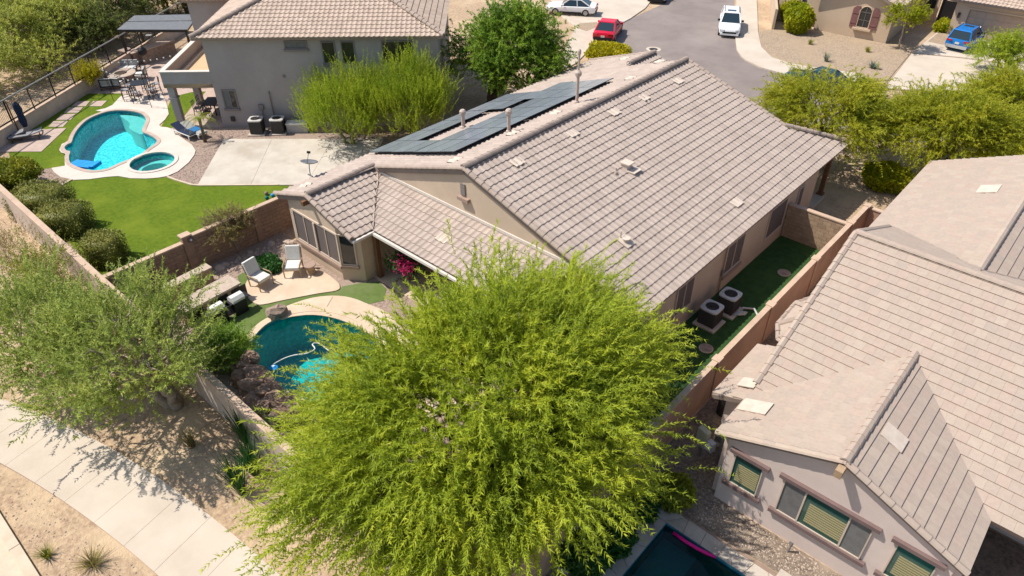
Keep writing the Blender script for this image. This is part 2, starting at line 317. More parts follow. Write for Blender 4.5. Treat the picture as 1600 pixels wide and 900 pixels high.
class MB:
    """collects shapes into one mesh"""
    def __init__(s): s.v = []; s.f = []
    def add(s, vs, fs):
        n = len(s.v); s.v += [tuple(v) for v in vs]; s.f += [tuple(i + n for i in f) for f in fs]; return s
    def box(s, c, d, rz=0.0, M=None):
        x, y, z = d[0] / 2, d[1] / 2, d[2] / 2
        vs = [Vector((a * x, b * y, e * z)) for e in (-1, 1) for b in (-1, 1) for a in (-1, 1)]
        T = Matrix.Translation(c) @ Matrix.Rotation(rz, 4, 'Z') if M is None else M
        vs = [T @ v for v in vs]
        return s.add(vs, [(0, 2, 3, 1), (4, 5, 7, 6), (0, 1, 5, 4), (2, 6, 7, 3), (1, 3, 7, 5), (0, 4, 6, 2)])
    def bar(s, a, b, w, h=None, up=(0, 0, 1)):
        a, b = Vector(a), Vector(b); h = h or w
        d = (b - a); L = d.length; d.normalize(); up = Vector(up)
        if abs(d.dot(up)) > 0.98: up = Vector((1, 0, 0))
        x = d.cross(up).normalized(); y = x.cross(d).normalized()
        M = Matrix((x, d, y)).transposed().to_4x4(); M.translation = (a + b) / 2
        return s.box((0, 0, 0), (w, L, h), M=M)
    def tube(s, pts, r, n=6, cap=True):
        pts = [Vector(p) for p in pts]; rs = r if isinstance(r, (list, tuple)) else [r] * len(pts)
        base = len(s.v); ring = []
        ref = Vector((0.3, 0.2, 1)).normalized()
        for i, p in enumerate(pts):
            d = (pts[min(i + 1, len(pts) - 1)] - pts[max(i - 1, 0)])
            if d.length < 1e-6: d = Vector((0, 0, 1))
            d.normalize()
            rf = ref if abs(d.dot(ref)) < 0.95 else Vector((1, 0, 0))
            x = d.cross(rf).normalized(); y = d.cross(x)
            for k in range(n):
                a = 2 * math.pi * k / n
                s.v.append(tuple(p + (x * math.cos(a) + y * math.sin(a)) * rs[i]))
        for i in range(len(pts) - 1):
            for k in range(n):
                k2 = (k + 1) % n
                s.f.append((base + i * n + k, base + i * n + k2, base + (i + 1) * n + k2, base + (i + 1) * n + k))
        if cap:
            s.f.append(tuple(base + k for k in range(n))[::-1]); s.f.append(tuple(base + (len(pts) - 1) * n + k for k in range(n)))
        return s
    def lathe(s, prof, n=16, c=(0, 0, 0)):
        base = len(s.v)
        for r, z in prof:
            for k in range(n):
                a = 2 * math.pi * k / n
                s.v.append((c[0] + r * math.cos(a), c[1] + r * math.sin(a), c[2] + z))
        for i in range(len(prof) - 1):
            for k in range(n):
                k2 = (k + 1) % n
                s.f.append((base + i * n + k, base + i * n + k2, base + (i + 1) * n + k2, base + (i + 1) * n + k))
        s.f.append(tuple(base + k for k in range(n))[::-1]); s.f.append(tuple(base + (len(prof) - 1) * n + k for k in range(n)))
        return s
    def prism(s, poly, z0, z1):
        n = len(poly); vs = [(p[0], p[1], z0) for p in poly] + [(p[0], p[1], z1) for p in poly]
        tris = tessellate_polygon([[Vector((p[0], p[1], 0)) for p in poly]])
        fs = [tuple(t)[::-1] for t in tris] + [tuple(i + n for i in t) for t in tris]
        fs += [(i, (i + 1) % n, n + (i + 1) % n, n + i) for i in range(n)]
        return s.add(vs, fs)
    def slab(s, pts, off):
        """polygon in space given thickness along vector off"""
        off = Vector(off); n = len(pts); pts = [Vector(p) for p in pts]
        return s.add(pts + [p + off for p in pts], [tuple(range(n)), tuple(range(2 * n - 1, n - 1, -1))] + [(i, n + i, n + (i + 1) % n, (i + 1) % n) for i in range(n)])
    def ball(s, c, r, seg=10, rings=6, jit=0.0, sq=(1, 1, 1)):
        base = len(s.v); c = Vector(c)
        for i in range(rings + 1):
            th = math.pi * i / rings
            for k in range(seg):
                a = 2 * math.pi * k / seg
                rr = r * (1 + (random.uniform(-jit, jit) if 0 < i < rings else 0))
                s.v.append((c.x + rr * sq[0] * math.sin(th) * math.cos(a), c.y + rr * sq[1] * math.sin(th) * math.sin(a), c.z + rr * sq[2] * math.cos(th)))
        for i in range(rings):
            for k in range(seg):
                k2 = (k + 1) % seg
                s.f.append((base + i * seg + k, base + (i + 1) * seg + k, base + (i + 1) * seg + k2, base + i * seg + k2))
        return s
    def mesh(s, name, m, smooth=False, bevel=0.0):
        me = bpy.data.meshes.new(name); me.from_pydata(s.v, [], s.f)
        if bevel or True:
            bm = bmesh.new(); bm.from_mesh(me)
            if smooth: bmesh.ops.remove_doubles(bm, verts=bm.verts, dist=1e-5)
            bmesh.ops.recalc_face_normals(bm, faces=bm.faces)
            if bevel: bmesh.ops.bevel(bm, geom=bm.edges[:], offset=bevel, segments=2, affect='EDGES', profile=0.7)
            bm.to_mesh(me); bm.free()
        if smooth: me.polygons.foreach_set('use_smooth', [True] * len(me.polygons))
        if m: me.materials.append(MATS[m])
        return me
    def build(s, name, m, parent=None, smooth=False, bevel=0.0, world=False):
        o = link(name, s.mesh(name, m, smooth, bevel), parent)
        if world and parent is not None:
            o.matrix_parent_inverse = base_inv(parent)
        return o

def np_mesh(name, V, Fq, m, smooth=False):
    """V (n,3), Fq (k,c) faces all with c corners"""
    me = bpy.data.meshes.new(name)
    V = np.asarray(V, dtype=np.float32); Fq = np.asarray(Fq, dtype=np.int32)
    c = Fq.shape[1]
    me.vertices.add(len(V)); me.vertices.foreach_set('co', V.ravel())
    me.loops.add(Fq.size); me.loops.foreach_set('vertex_index', Fq.ravel())
    me.polygons.add(len(Fq)); me.polygons.foreach_set('loop_start', np.arange(0, Fq.size, c, dtype=np.int32))
    me.polygons.foreach_set('loop_total', np.full(len(Fq), c, dtype=np.int32))
    if smooth: me.polygons.foreach_set('use_smooth', np.ones(len(Fq), dtype=bool))
    me.update(calc_edges=True)
    if not smooth: me.shade_flat()
    if m: me.materials.append(MATS[m])
    return me

def smooth_loop(pts, sub=4):
    """closed Catmull-Rom through points"""
    n = len(pts); out = []
    for i in range(n):
        p0, p1, p2, p3 = (Vector(pts[(i + k) % n][:2]) for k in (-1, 0, 1, 2))
        for j in range(sub):
            t = j / sub
            out.append(0.5 * ((2 * p1) + (p2 - p0) * t + (2 * p0 - 5 * p1 + 4 * p2 - p3) * t * t + (3 * p1 - p0 - 3 * p2 + p3) * t ** 3))
    return out
def sheet_mesh(name, outer, holes, z0, z1, m):
    """flat slab with holes, top at z1, sides down to z0"""
    loops = [outer] + holes
    P = [[Vector((p[0], p[1], 0)) for p in L] for L in loops]
    flat = [p for L in P for p in L]
    tris = tessellate_polygon(P)
    n = len(flat)
    vs = [(p.x, p.y, z1) for p in flat] + [(p.x, p.y, z0) for p in flat]
    fs = []
    for a, b, c in tris:
        cr = (flat[b] - flat[a]).cross(flat[c] - flat[a]).z
        if abs(cr) < 1e-9: continue
        fs.append((a, b, c) if cr > 0 else (a, c, b))
    if z1 - z0 > 1e-6:
        k = 0
        for L in P:
            m_ = len(L)
            fs += [(k + i, k + (i + 1) % m_, n + k + (i + 1) % m_, n + k + i) for i in range(m_)]
            k += m_
    me = bpy.data.meshes.new(name); me.from_pydata(vs, [], fs); me.update()
    me.materials.append(MATS[m])
    return me
def sheet(name, outer, z, m, holes=(), thick=0.0, parent=None, kind='structure'):
    o = link(name, sheet_mesh(name, outer, list(holes), z - thick, z, m), parent)
    if parent is None and kind: o['kind'] = kind
    return o
def grow(loop, d):
    """offset a closed loop outwards by d"""
    L = [Vector(p[:2]) for p in loop]; n = len(L)
    A = sum(L[i].x * L[(i + 1) % n].y - L[(i + 1) % n].x * L[i].y for i in range(n))
    s = 1 if A > 0 else -1
    out = []
    for i in range(n):
        t = (L[(i + 1) % n] - L[i - 1]).normalized()
        out.append(L[i] + Vector((t.y, -t.x)) * d * s)
    return out
# ================================================================== GROUND, POOLS, PAVING
POOL_A_PX = [(185,174),(205,175),(222,179),(229,188),(226,198),(223,207),(232,211),(241,216),(246,221),(243,227),(231,235),(221,243),(211,248),(200,252),(185,258),(170,265),(155,268),(140,268),(122,263),(110,256),(108,246),(110,239),(104,237),(101,232),(106,227),(112,224),(115,215),(122,203),(135,190),(150,182),(168,176)]
pool_a = smooth_loop(pxs(POOL_A_PX, -0.02), 3)
spa_c = G(238.5, 254); 
spa_a = [Vector((spa_c.x + 1.28 * math.cos(2 * math.pi * k / 28), spa_c.y + 1.28 * math.sin(2 * math.pi * k / 28))) for k in range(28)]
POOL_B_PX = [(387,552),(391,538),(400,524),(414,510),(430,501),(450,494),(475,489),(500,488),(527,492),(560,505),(596,530),(615,565),(612,605),(585,640),(540,648),(492,634),(447,612),(412,592),(393,572)]
pool_b = smooth_loop(pxs(POOL_B_PX, -0.02), 3)
pool_c = [Vector(p) for p in ((-5.42, 8.0), (2.2, 8.0), (2.2, 13.40), (-5.42, 13.40))]

sheet('ground', [(-260, -120), (160, -120), (160, 320), (-260, 320)], 0.0, 'desert', holes=[grow(pool_a, 0.12), grow(spa_a, 0.03), grow(pool_b, 0.12), grow(pool_c, 0.1)])

def basin(name, label, loop, depth, m_wall, m_water, cop_m=None, cop_w=0.3, water_z=-0.10, cop_z=0.05, tile_band=True, holes_extra=()):
    c = sum((Vector(p) for p in loop), Vector((0, 0))) / len(loop)
    t = thing(name, label, 'pool', (c.x, c.y, -depth))
    n = len(loop)
    vs = [(p[0], p[1], cop_z - 0.01) for p in loop] + [(p[0], p[1], -depth) for p in loop]
    tr = tessellate_polygon([[Vector((p[0], p[1], 0)) for p in loop]])
    b = MB().add(vs, [(i, (i + 1) % n, n + (i + 1) % n, n + i) for i in range(n)] + [tuple(n + k for k in q) for q in tr])
    b.build('basin', m_wall, t, world=True)
    if tile_band:
        inn = grow(loop, -0.012)
        vs = [(p[0], p[1], cop_z - 0.02) for p in inn] + [(p[0], p[1], -0.16) for p in inn]
        MB().add(vs, [(i, (i + 1) % n, n + (i + 1) % n, n + i) for i in range(n)]).build('waterline_tiles', 'tile_blue', t, world=True)
    w = link('water', sheet_mesh('water', grow(loop, -0.004), [], water_z, water_z, m_water), t)
    w.matrix_parent_inverse = base_inv(t)
    if cop_m:
        o = link('coping', sheet_mesh('coping', grow(loop, cop_w), [grow(loop, -0.02)], 0.0, cop_z, cop_m), t)
        o.matrix_parent_inverse = base_inv(t)
    return t
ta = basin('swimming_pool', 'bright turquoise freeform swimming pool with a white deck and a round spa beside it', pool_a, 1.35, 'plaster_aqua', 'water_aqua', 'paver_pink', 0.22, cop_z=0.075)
shelf = smooth_loop(pxs([(186,175.5),(205,176),(221,180),(228,188),(225,199),(220,205),(209,201),(200,195),(201,188),(193,181)], -0.02), 3)
o = link('shallow_shelf', sheet_mesh('shallow_shelf', shelf, [], -1.3, -0.24, 'plaster_shelf'), ta); o.matrix_parent_inverse = base_inv(ta)
bench = smooth_loop(pxs([(236,214),(244,219),(242,226),(231,231),(228,226),(231,219)], -0.02), 3)
o = link('bench_step', sheet_mesh('bench_step', bench, [], -1.3, -0.45, 'plaster_shelf'), ta); o.matrix_parent_inverse = base_inv(ta)
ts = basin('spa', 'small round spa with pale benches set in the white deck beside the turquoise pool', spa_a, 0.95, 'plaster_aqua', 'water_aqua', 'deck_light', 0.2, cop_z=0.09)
ring = lambda r, n=28: [Vector((spa_c.x + r * math.cos(2 * math.pi * k / n), spa_c.y + r * math.sin(2 * math.pi * k / n))) for k in range(n)]
o = link('bench_step', sheet_mesh('bench_step', ring(1.26), [ring(0.75)], -0.9, -0.42, 'plaster_shelf'), ts); o.matrix_parent_inverse = base_inv(ts)
tb = basin('swimming_pool', 'deep teal oval swimming pool with lava rock waterfall, partly under the big lime green tree', pool_b, 2.0, 'plaster_teal', 'water_teal', 'deck_tan', 0.32, cop_z=0.06)
tc = basin('swimming_pool', 'dark green rectangular swimming pool with flagstone deck and a pink foam noodle', pool_c, 1.7, 'plaster_deep', 'water_dark', None, cop_z=0.05)
o = link('entry_step', sheet_mesh('entry_step', [(-5.4, 11.2), (-4.2, 11.2), (-4.2, 13.38), (-5.4, 13.38)], [], -1.69, -0.75, 'plaster_deep'), tc); o.matrix_parent_inverse = base_inv(tc)

# ---- white deck round the first pool
DECK_A = [(150,173.5),(161,175.5),(137,184.5),(120,200),(110.5,215),(108,221.5),(97,226),(93,235),(96,239),(104,242),(101.5,253),(102,260),(81,263.5),(85,270),(96,278),(116,282),(140,281),(165,277.5),(185,276),(205,279.5),(228,280),(248,278.5),(262,276),(278,269),(295,255),(304,243),(306,236),(300,227),(288,219),(279,212),(272,204),(262,200),(251,199),(249,196),(258,188),(264,179),(262,168),(259,158),(253,146),(240,149),(225,152),(206,152),(196,148),(188,152),(176,165),(165,170)]
DECK_A = [Vector(p[:2]) for p in pxs(DECK_A)]
sheet('pool_deck', DECK_A, 0.05, 'deck_light', holes=[grow(pool_a, 0.20), grow(spa_a, 0.18)], thick=0.04)
LAWN = pxs([(102,284),(112,282.5),(140,281),(165,277.5),(185,276),(205,279.5),(228,280),(248,278.5),(262,277),(275,282),(300,289.5),(312,290.5),(436,289.5),(470,292)])
LAWN = [Vector(p[:2]) for p in LAWN] + [Vector((-29.55, 21.0)), Vector((-29.55, 7.1)), Vector((-37.5, 7.4)), Vector((-41.0, 7.9))]
sheet('lawn', LAWN, 0.014, 'turf')
edge = [Vector(p[:2]) for p in pxs([(262,277),(275,282),(300,289.5),(312,290.5),(436,289.5)])]
b = MB()
for a, c in zip(edge[:-1], edge[1:]): b.bar((a.x, a.y, 0.03), (c.x, c.y, 0.03), 0.12, 0.07)
tag(b.build('lawn_edging', 'curb'), kind='structure')
b = MB(); e0, e1 = G(97, 290), G(112, 281.5); b.bar((e0.x, e0.y, 0.03), (e1.x, e1.y, 0.03), 0.14, 0.08)
tag(b.build('lawn_edging', 'curb'), kind='structure')
sheet('lawn', pxs([(14,240),(35,202),(133,146.5),(192,146),(188,152),(176,165),(150,173.5),(161,175.5),(137,184.5),(120,200),(110.5,215),(97,226),(93,235),(104,242),(101.5,253),(102,260),(62,265),(20,262)]), 0.012, 'turf')
sheet('lawn', pxs([(251,199),(258,188),(264,179),(262,168),(266,158),(283,148),(300,144),(322,143),(300,165),(285,185),(282,199),(268,200)]), 0.013, 'turf')
sheet('gravel_bed', pxs([(40,262),(82,263),(96,279),(112,282),(98,291),(80,320),(110,360),(150,405),(178,425),(120,400),(50,335),(0,285),(0,262)]), 0.005, 'gravel_pink')
sheet('gravel_bed', pxs([(262,277),(278,269),(295,255),(305,241),(300,227),(288,219),(275,207),(283,200),(350,199),(470,205),(600,212),(620,226),(350,218.5),(309,290),(300,289)]), 0.005, 'gravel_pink')
sheet('patio', pxs([(115,147),(165,118),(205,98),(255,92),(330,95),(350,150),(349,199),(284,200),(286,185),(302,165),(322,143),(283,148),(266,158),(260,158),(253,146),(225,152),(196,148)]), 0.010, 'paver_pink')
# stepping slabs in the turf
qs = [[(112,167),(121,159),(141,158.6),(134,166.6)],[(138.7,166.6),(146,158.6),(167.5,158),(158.7,166.6)],[(100,177),(107.5,168.7),(130,168.3),(122,177)],[(88,188),(96,179.4),(118.7,178.7),(110.6,188)],[(76,199),(83.7,190),(107,189.7),(98.7,199)]]
wh = ['next to the white deck corner', 'second from the white deck', 'third from the white deck', 'fourth from the white deck', 'next to the lounger pad']
for q, w in zip([qs[1], qs[0], qs[2], qs[3], qs[4]], wh):
    tag(link('stepping_slab', sheet_mesh('stepping_slab', pxs(q), [], 0.0, 0.04, 'paver_pink')), 'pale pink square stepping slab in the turf, ' + w, 'paving slab', 'stepping slabs in the turf')
pad = sheet('lounger_pad', pxs([(30,205),(104,201),(65,237.7),(-20,238)]), 0.045, 'paver_pink', thick=0.045)

# ---- pale sports slab behind the grey house, in three pours
sa, sb, sc_, sd = G(350, 218), G(309, 290), G(425, 218), G(392, 290)
se, sf = G(520, 218), G(478, 290)
sg, sh = G(600, 218), G(565, 290)
pd = sheet('concrete_slab', [sa, sb, sh, sg], 0.04, 'mortar')
for q in ([sa, sb, sd, sc_], [sc_, sd, sf, se], [se, sf, sh, sg]):
    inn = grow([Vector(p[:2]) for p in q], -0.008)
    link('slab_pour', sheet_mesh('slab_pour', inn, [], 0.0, 0.05, 'concrete_pad'), pd)

# ---- yard of the main house
sheet('yard_gravel', [(-29.4, 6.6), (-7.4, 6.6), (-7.4, 17.0), (-10.3, 17.0), (-10.3, 18.6), (-22.9, 18.6), (-22.9, 15.2), (-29.4, 15.0)], 0.004, 'gravel_pink', holes=[grow(pool_b, 0.15)])
TURF_B = pxs([(371,432),(380,426),(392,428),(386,445),(384,455),(388,468),(401,478),(440,471),(475,464),(505,459),(528,455),(535,448),(560,443),(592,440),(604,452),(600,470),(575,476),(548,466),(520,463),(490,466),(452,476),(436,486),(424,498),(398,520),(385,540),(381,556),(360,553),(355,530),(330,545),(315,520),(345,500),(372,490),(385,475),(378,455)])
sheet('turf_strip', TURF_B, 0.016, 'turf_pale')
PATIO_B = smooth_loop(pxs([(384,453),(386,441),(399,430),(420,420),(436,415),(452,414),(480,418),(507,427),(525,440),(531,448),(527,455),(500,459.5),(475,464),(440,471),(412,477),(400,476),(388,466)]), 3)
sheet('round_patio', PATIO_B, 0.06, 'deck_tan', thick=0.05)
dk = smooth_loop(pxs([(428,493),(440,483),(462,474),(490,466),(520,463),(548,466),(575,476),(606,490),(640,520),(680,480),(740,440),(830,470),(800,560),(700,640),(640,660),(605,650),(560,652),(600,620),(608,590),(600,555),(570,520),(530,500),(490,493),(455,496),(440,500)]), 3)
sheet('pool_deck', dk, 0.045, 'deck_tan', thick=0.04, holes=[])
d0, d1 = G(520, 463.5, 0.05), G(506, 487.5, 0.05)
tag(MB().bar((d0.x, d0.y, 0.047), (d1.x, d1.y, 0.047), 0.03, 0.006).build('deck_joint', 'mortar'), kind='structure')
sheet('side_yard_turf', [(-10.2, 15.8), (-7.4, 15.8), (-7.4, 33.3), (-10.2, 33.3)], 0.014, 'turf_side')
# ---- right lot
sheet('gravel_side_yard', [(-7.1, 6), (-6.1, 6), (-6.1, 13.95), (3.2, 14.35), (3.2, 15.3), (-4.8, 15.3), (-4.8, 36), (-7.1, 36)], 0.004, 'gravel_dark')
dkc = sheet('pool_deck', [(-6.07, 7.5), (3.2, 7.5), (3.2, 14.3), (-6.07, 13.93)], 0.03, 'mortar', holes=[pool_c], thick=0.03)
def voronoi(pts, rect):
    x0, x1, y0, y1 = rect; cells = []
    for i, p in enumerate(pts):
        poly = [Vector(q) for q in ((x0, y0), (x1, y0), (x1, y1), (x0, y1))]
        for j, q in enumerate(pts):
            if i == j: continue
            m_ = (Vector(p) + Vector(q)) / 2; n_ = Vector(q) - Vector(p); out = []
            for k in range(len(poly)):
                a, c = poly[k], poly[(k + 1) % len(poly)]; da, dc = (a - m_).dot(n_), (c - m_).dot(n_)
                if da <= 0: out.append(a)
                if da * dc < 0: out.append(a + (c - a) * (da / (da - dc)))
            poly = out
            if len(poly) < 3: break
        if len(poly) >= 3: cells.append(poly)
    return cells
def flagstones(rect, n, parent):
    pts = []
    while len(pts) < n:
        q = (random.uniform(rect[0], rect[1]), random.uniform(rect[2], rect[3]))
        if all((Vector(q) - Vector(p)).length > 0.30 for p in pts): pts.append(q)
    for poly in voronoi(pts, rect):
        c = sum(poly, Vector((0, 0))) / len(poly)
        inn = [p + (c - p).normalized() * 0.012 for p in poly]
        b = MB().prism(inn, 0.02, 0.046 + random.uniform(0, 0.006)); b.build('flagstone', 'flagstone', parent)
flagstones((-6.05, -5.40, 8.0, 13.38), 13, dkc)
flagstones((-6.05, 3.1, 13.38, 13.92), 20, dkc)
flagstones((-2.0, 3.1, 13.94, 14.3), 7, dkc)
# ---- streets
sheet('street', [(-37.6, 64), (-37.2, 58), (-36.9, 55), (-35.2, 51), (-32, 47.2), (-27, 45.2), (-20, 45.2), (-8, 47.0), (12, 47.0), (12, 55.5), (-10, 54.0), (-14.0, 54.4), (-17.5, 54.1), (-20.5, 53.8), (-22.4, 54.0), (-24.7, 55.9), (-26.2, 57.7), (-26.9, 59.4), (-30.2, 65), (-33.2, 70.6), (-43, 88), (-50, 84), (-41, 70)], 0.006, 'asphalt')
SW_R = pxs([(1151,-40),(1150,20),(1149,62),(1151,79),(1158,90),(1166,96),(1188,107),(1220,116),(1290,124),(1340,130),(1345,117),(1290,110),(1234,101),(1205,91),(1189,75),(1184,51),(1183,20),(1180,-40)])
sheet('front_sidewalk', SW_R, 0.11, 'concrete', thick=0.11)
sheet('front_yard_gravel', pxs([(1184,51),(1200,47),(1262,45),(1384,69),(1423,83),(1387,126),(1345,130),(1345,117),(1290,110),(1234,101),(1205,91),(1189,75)]), 0.05, 'gravel_tan', thick=0.05)
dwy = sheet('driveway', pxs([(1380,140),(1423,84),(1452,60),(1472,44),(1482,52),(1500,56),(1640,78),(1640,112),(1540,150)]), 0.05, 'mortar', thick=0.05)
link('driveway_pour', sheet_mesh('driveway_pour', pxs([(1382,139),(1424,85),(1500,92),(1640,111),(1540,149)]), [], 0.03, 0.062, 'concrete'), dwy)
link('driveway_pour', sheet_mesh('driveway_pour', pxs([(1425,83.5),(1452,60.5),(1472,45),(1482,53),(1500,57),(1638,79),(1638,109),(1500,90.5)]), [], 0.03, 0.064, 'concrete'), dwy)
sheet('planting_bed', pxs([(1449,66),(1466,52),(1486,55),(1478,72)]), 0.075, 'gravel_tan', thick=0.03)
sheet('far_driveway', pxs([(840,-30),(1018,-30),(1016,4),(1008,14),(985,30),(962,42),(940,52),(926,74),(900,100),(880,110),(885,70),(900,44),(880,30)]), 0.09, 'concrete', thick=0.09)
sheet('planting_bed', pxs([(905,38),(932,36),(938,42),(916,50),(903,46)]), 0.1, 'gravel_tan', thick=0.03)
# back street with kerb and curved public path
sheet('back_street', [(-120, -30), (60, -30), (60, -1.45), (-120, -1.45)], 0.005, 'asphalt')
kb = tag(MB().box((-30, -0.79, 0.06), (180, 0.3, 0.13)).build('kerb', 'curb'), kind='structure')
sheet('gutter', [(-120, -1.45), (60, -1.45), (60, -0.94), (-120, -0.94)], 0.02, 'curb')
for k in range(9):
    o = MB().box((0, 0, 0), (0.02, 0.31, 0.14)).build('kerb_joint', 'mortar', kb); o.location = (-27 + k * 2.4, -0.79, 0.062)
ci = np.polyfit([-27.1, -23.35, -18.8, -17.45, -14.1, -5], [1.15, 2.4, 3.43, 3.73, 4.02, 4.4], 3)
co = np.polyfit([-27.5, -23.7, -21.9, -18.86, -15.8, -5], [-1.15, 0.04, 0.62, 1.23, 1.68, 2.1], 3)
path = sheet('path', [(x, np.polyval(ci, x)) for x in np.arange(-30, 3.1, 0.75)] + [(x, np.polyval(co, x)) for x in np.arange(3, -30.1, -0.75)], 0.041, 'mortar')
x = -30.0
while x < 2:
    w = 1.53; q = []
    for xx in np.linspace(x + 0.005, x + w - 0.005, 3): q.append((xx - 0.15, np.polyval(ci, xx) - 0.003))
    for xx in np.linspace(x + w - 0.005, x + 0.005, 3): q.append((xx + 0.35, np.polyval(co, xx + 0.4) + 0.003))
    link('path_slab', sheet_mesh('path_slab', q, [], 0.0, 0.05, 'concrete'), path)
    x += w
# loose stones strewn on the bare ground (too many to count)
def stones(name, label, poly, n, s0, s1, m, z=0.0):
    P = [Vector(p[:2]) for p in poly]
    xs = [p.x for p in P]; ys = [p.y for p in P]
    def inside(x, y):
        c = False
        for i in range(len(P)):
            a, b_ = P[i], P[i - 1]
            if (a.y > y) != (b_.y > y) and x < (b_.x - a.x) * (y - a.y) / (b_.y - a.y) + a.x: c = not c
        return c
    V = []; Fc = []; tries = 0
    base = np.array([(1, 0, 0), (0, 1, 0), (-1, 0, 0), (0, -1, 0), (0, 0, 0.7), (0, 0, -0.5)])
    fa = np.array([(0, 1, 4), (1, 2, 4), (2, 3, 4), (3, 0, 4), (1, 0, 5), (2, 1, 5), (3, 2, 5), (0, 3, 5)])
    while len(V) < n and tries < n * 20:
        tries += 1
        x, y = random.uniform(min(xs), max(xs)), random.uniform(min(ys), max(ys))
        if not inside(x, y): continue
        s = s0 + (s1 - s0) * random.random() ** 3; a = random.random() * 6.28
        B = base * (1 + 0.35 * (rng.random((6, 3)) - 0.5)) * s
        R = np.array([(math.cos(a), -math.sin(a), 0), (math.sin(a), math.cos(a), 0), (0, 0, 1)])
        V.append(B @ R.T + np.array((x, y, z))); Fc.append(fa + 6 * (len(V) - 1))
    o = link(name, np_mesh(name, np.concatenate(V), np.concatenate(Fc), m))
    return tag(o, label, 'stones', kind='stuff')
stones('loose_stones', 'loose tan stones strewn over the dirt between path and back wall', [(-34, 0.5), (-8, 4.3), (-7, 6.2), (-48, 6.1)], 2200, 0.012, 0.06, 'stone_pale')
stones('loose_stones', 'dark gravel stones in the narrow side yard beside the orange wall', [(-7.1, 12), (-6.1, 13.9), (-4.9, 14.2), (-4.8, 15.2), (-4.85, 30), (-7.1, 30)], 2500, 0.02, 0.06, 'gravel_tan', 0.01)
stones('loose_stones', 'pale gravel stones along the foot of the pink house wall', [(-4.8, 14.15), (3, 14.4), (3, 15.25), (-4.7, 15.25)], 1500, 0.02, 0.05, 'stone_pale', 0.01)
stones('loose_stones', 'small stones on the verge between the kerb and the path', [(-30, -0.6), (-8, -0.6), (-8, 1.9), (-16, 1.5), (-24, -0.2)], 1400, 0.010, 0.045, 'gravel_pink')
stones('loose_stones', 'pink gravel stones beside the pale concrete slab', pxs([(262,277),(278,269),(305,241),(300,227),(283,212),(283,203),(349,203),(440,207),(350,218),(309,289)]), 1500, 0.03, 0.07, 'gravel_pink')
stones('loose_stones', 'gravel stones round the clipped hedges by the lawn', pxs([(60,262),(82,264),(96,279),(110,283),(90,300),(60,300),(20,290)]), 500, 0.03, 0.07, 'gravel_pink')
stones('loose_stones', 'dark planting bed stones along the brown block wall', [(-29.2, 7.5), (-28.0, 7.5), (-27.6, 14.4), (-28.9, 15)], 800, 0.03, 0.12, 'stone_pale')
# ================================================================== ROOF TILES
def s_template(du=0.305, L=0.45, h=0.045, th=0.05):
    t = np.array([0, .12, .275, .43, .55, .78, 1.0]); z = np.array([0, .63, 1, .63, 0, -.14, 0]) * h
    lo = np.stack([t * du, np.zeros(7), z + th], 1); up = np.stack([t * du, np.full(7, L), z + 0.004], 1); bt = np.stack([t * du, np.full(7, 0.004), z * 0.35 - 0.004], 1)
    V = np.concatenate([lo, up, bt, lo])
    Fq = [(i, i + 1, i + 8, i + 7) for i in range(6)] + [(i + 22, i + 21, i + 14, i + 15) for i in range(6)]
    return V, np.array(Fq), du, 0.39
def flat_template(du=0.33, L=0.42, th=0.05):
    g = 0.0015
    V = np.array([(g, 0, th), (du - g, 0, th), (du - g, L, 0.006), (g, L, 0.006), (g, 0, -0.004), (du - g, 0, -0.004), (du - g, L, -0.004), (g, L, -0.004)])
    Fq = np.array([(0, 1, 2, 3), (1, 0, 4, 5), (2, 1, 5, 6), (0, 3, 7, 4)])
    return V, Fq, du, 0.355
TEMPL = {'s': s_template(), 'flat': flat_template()}

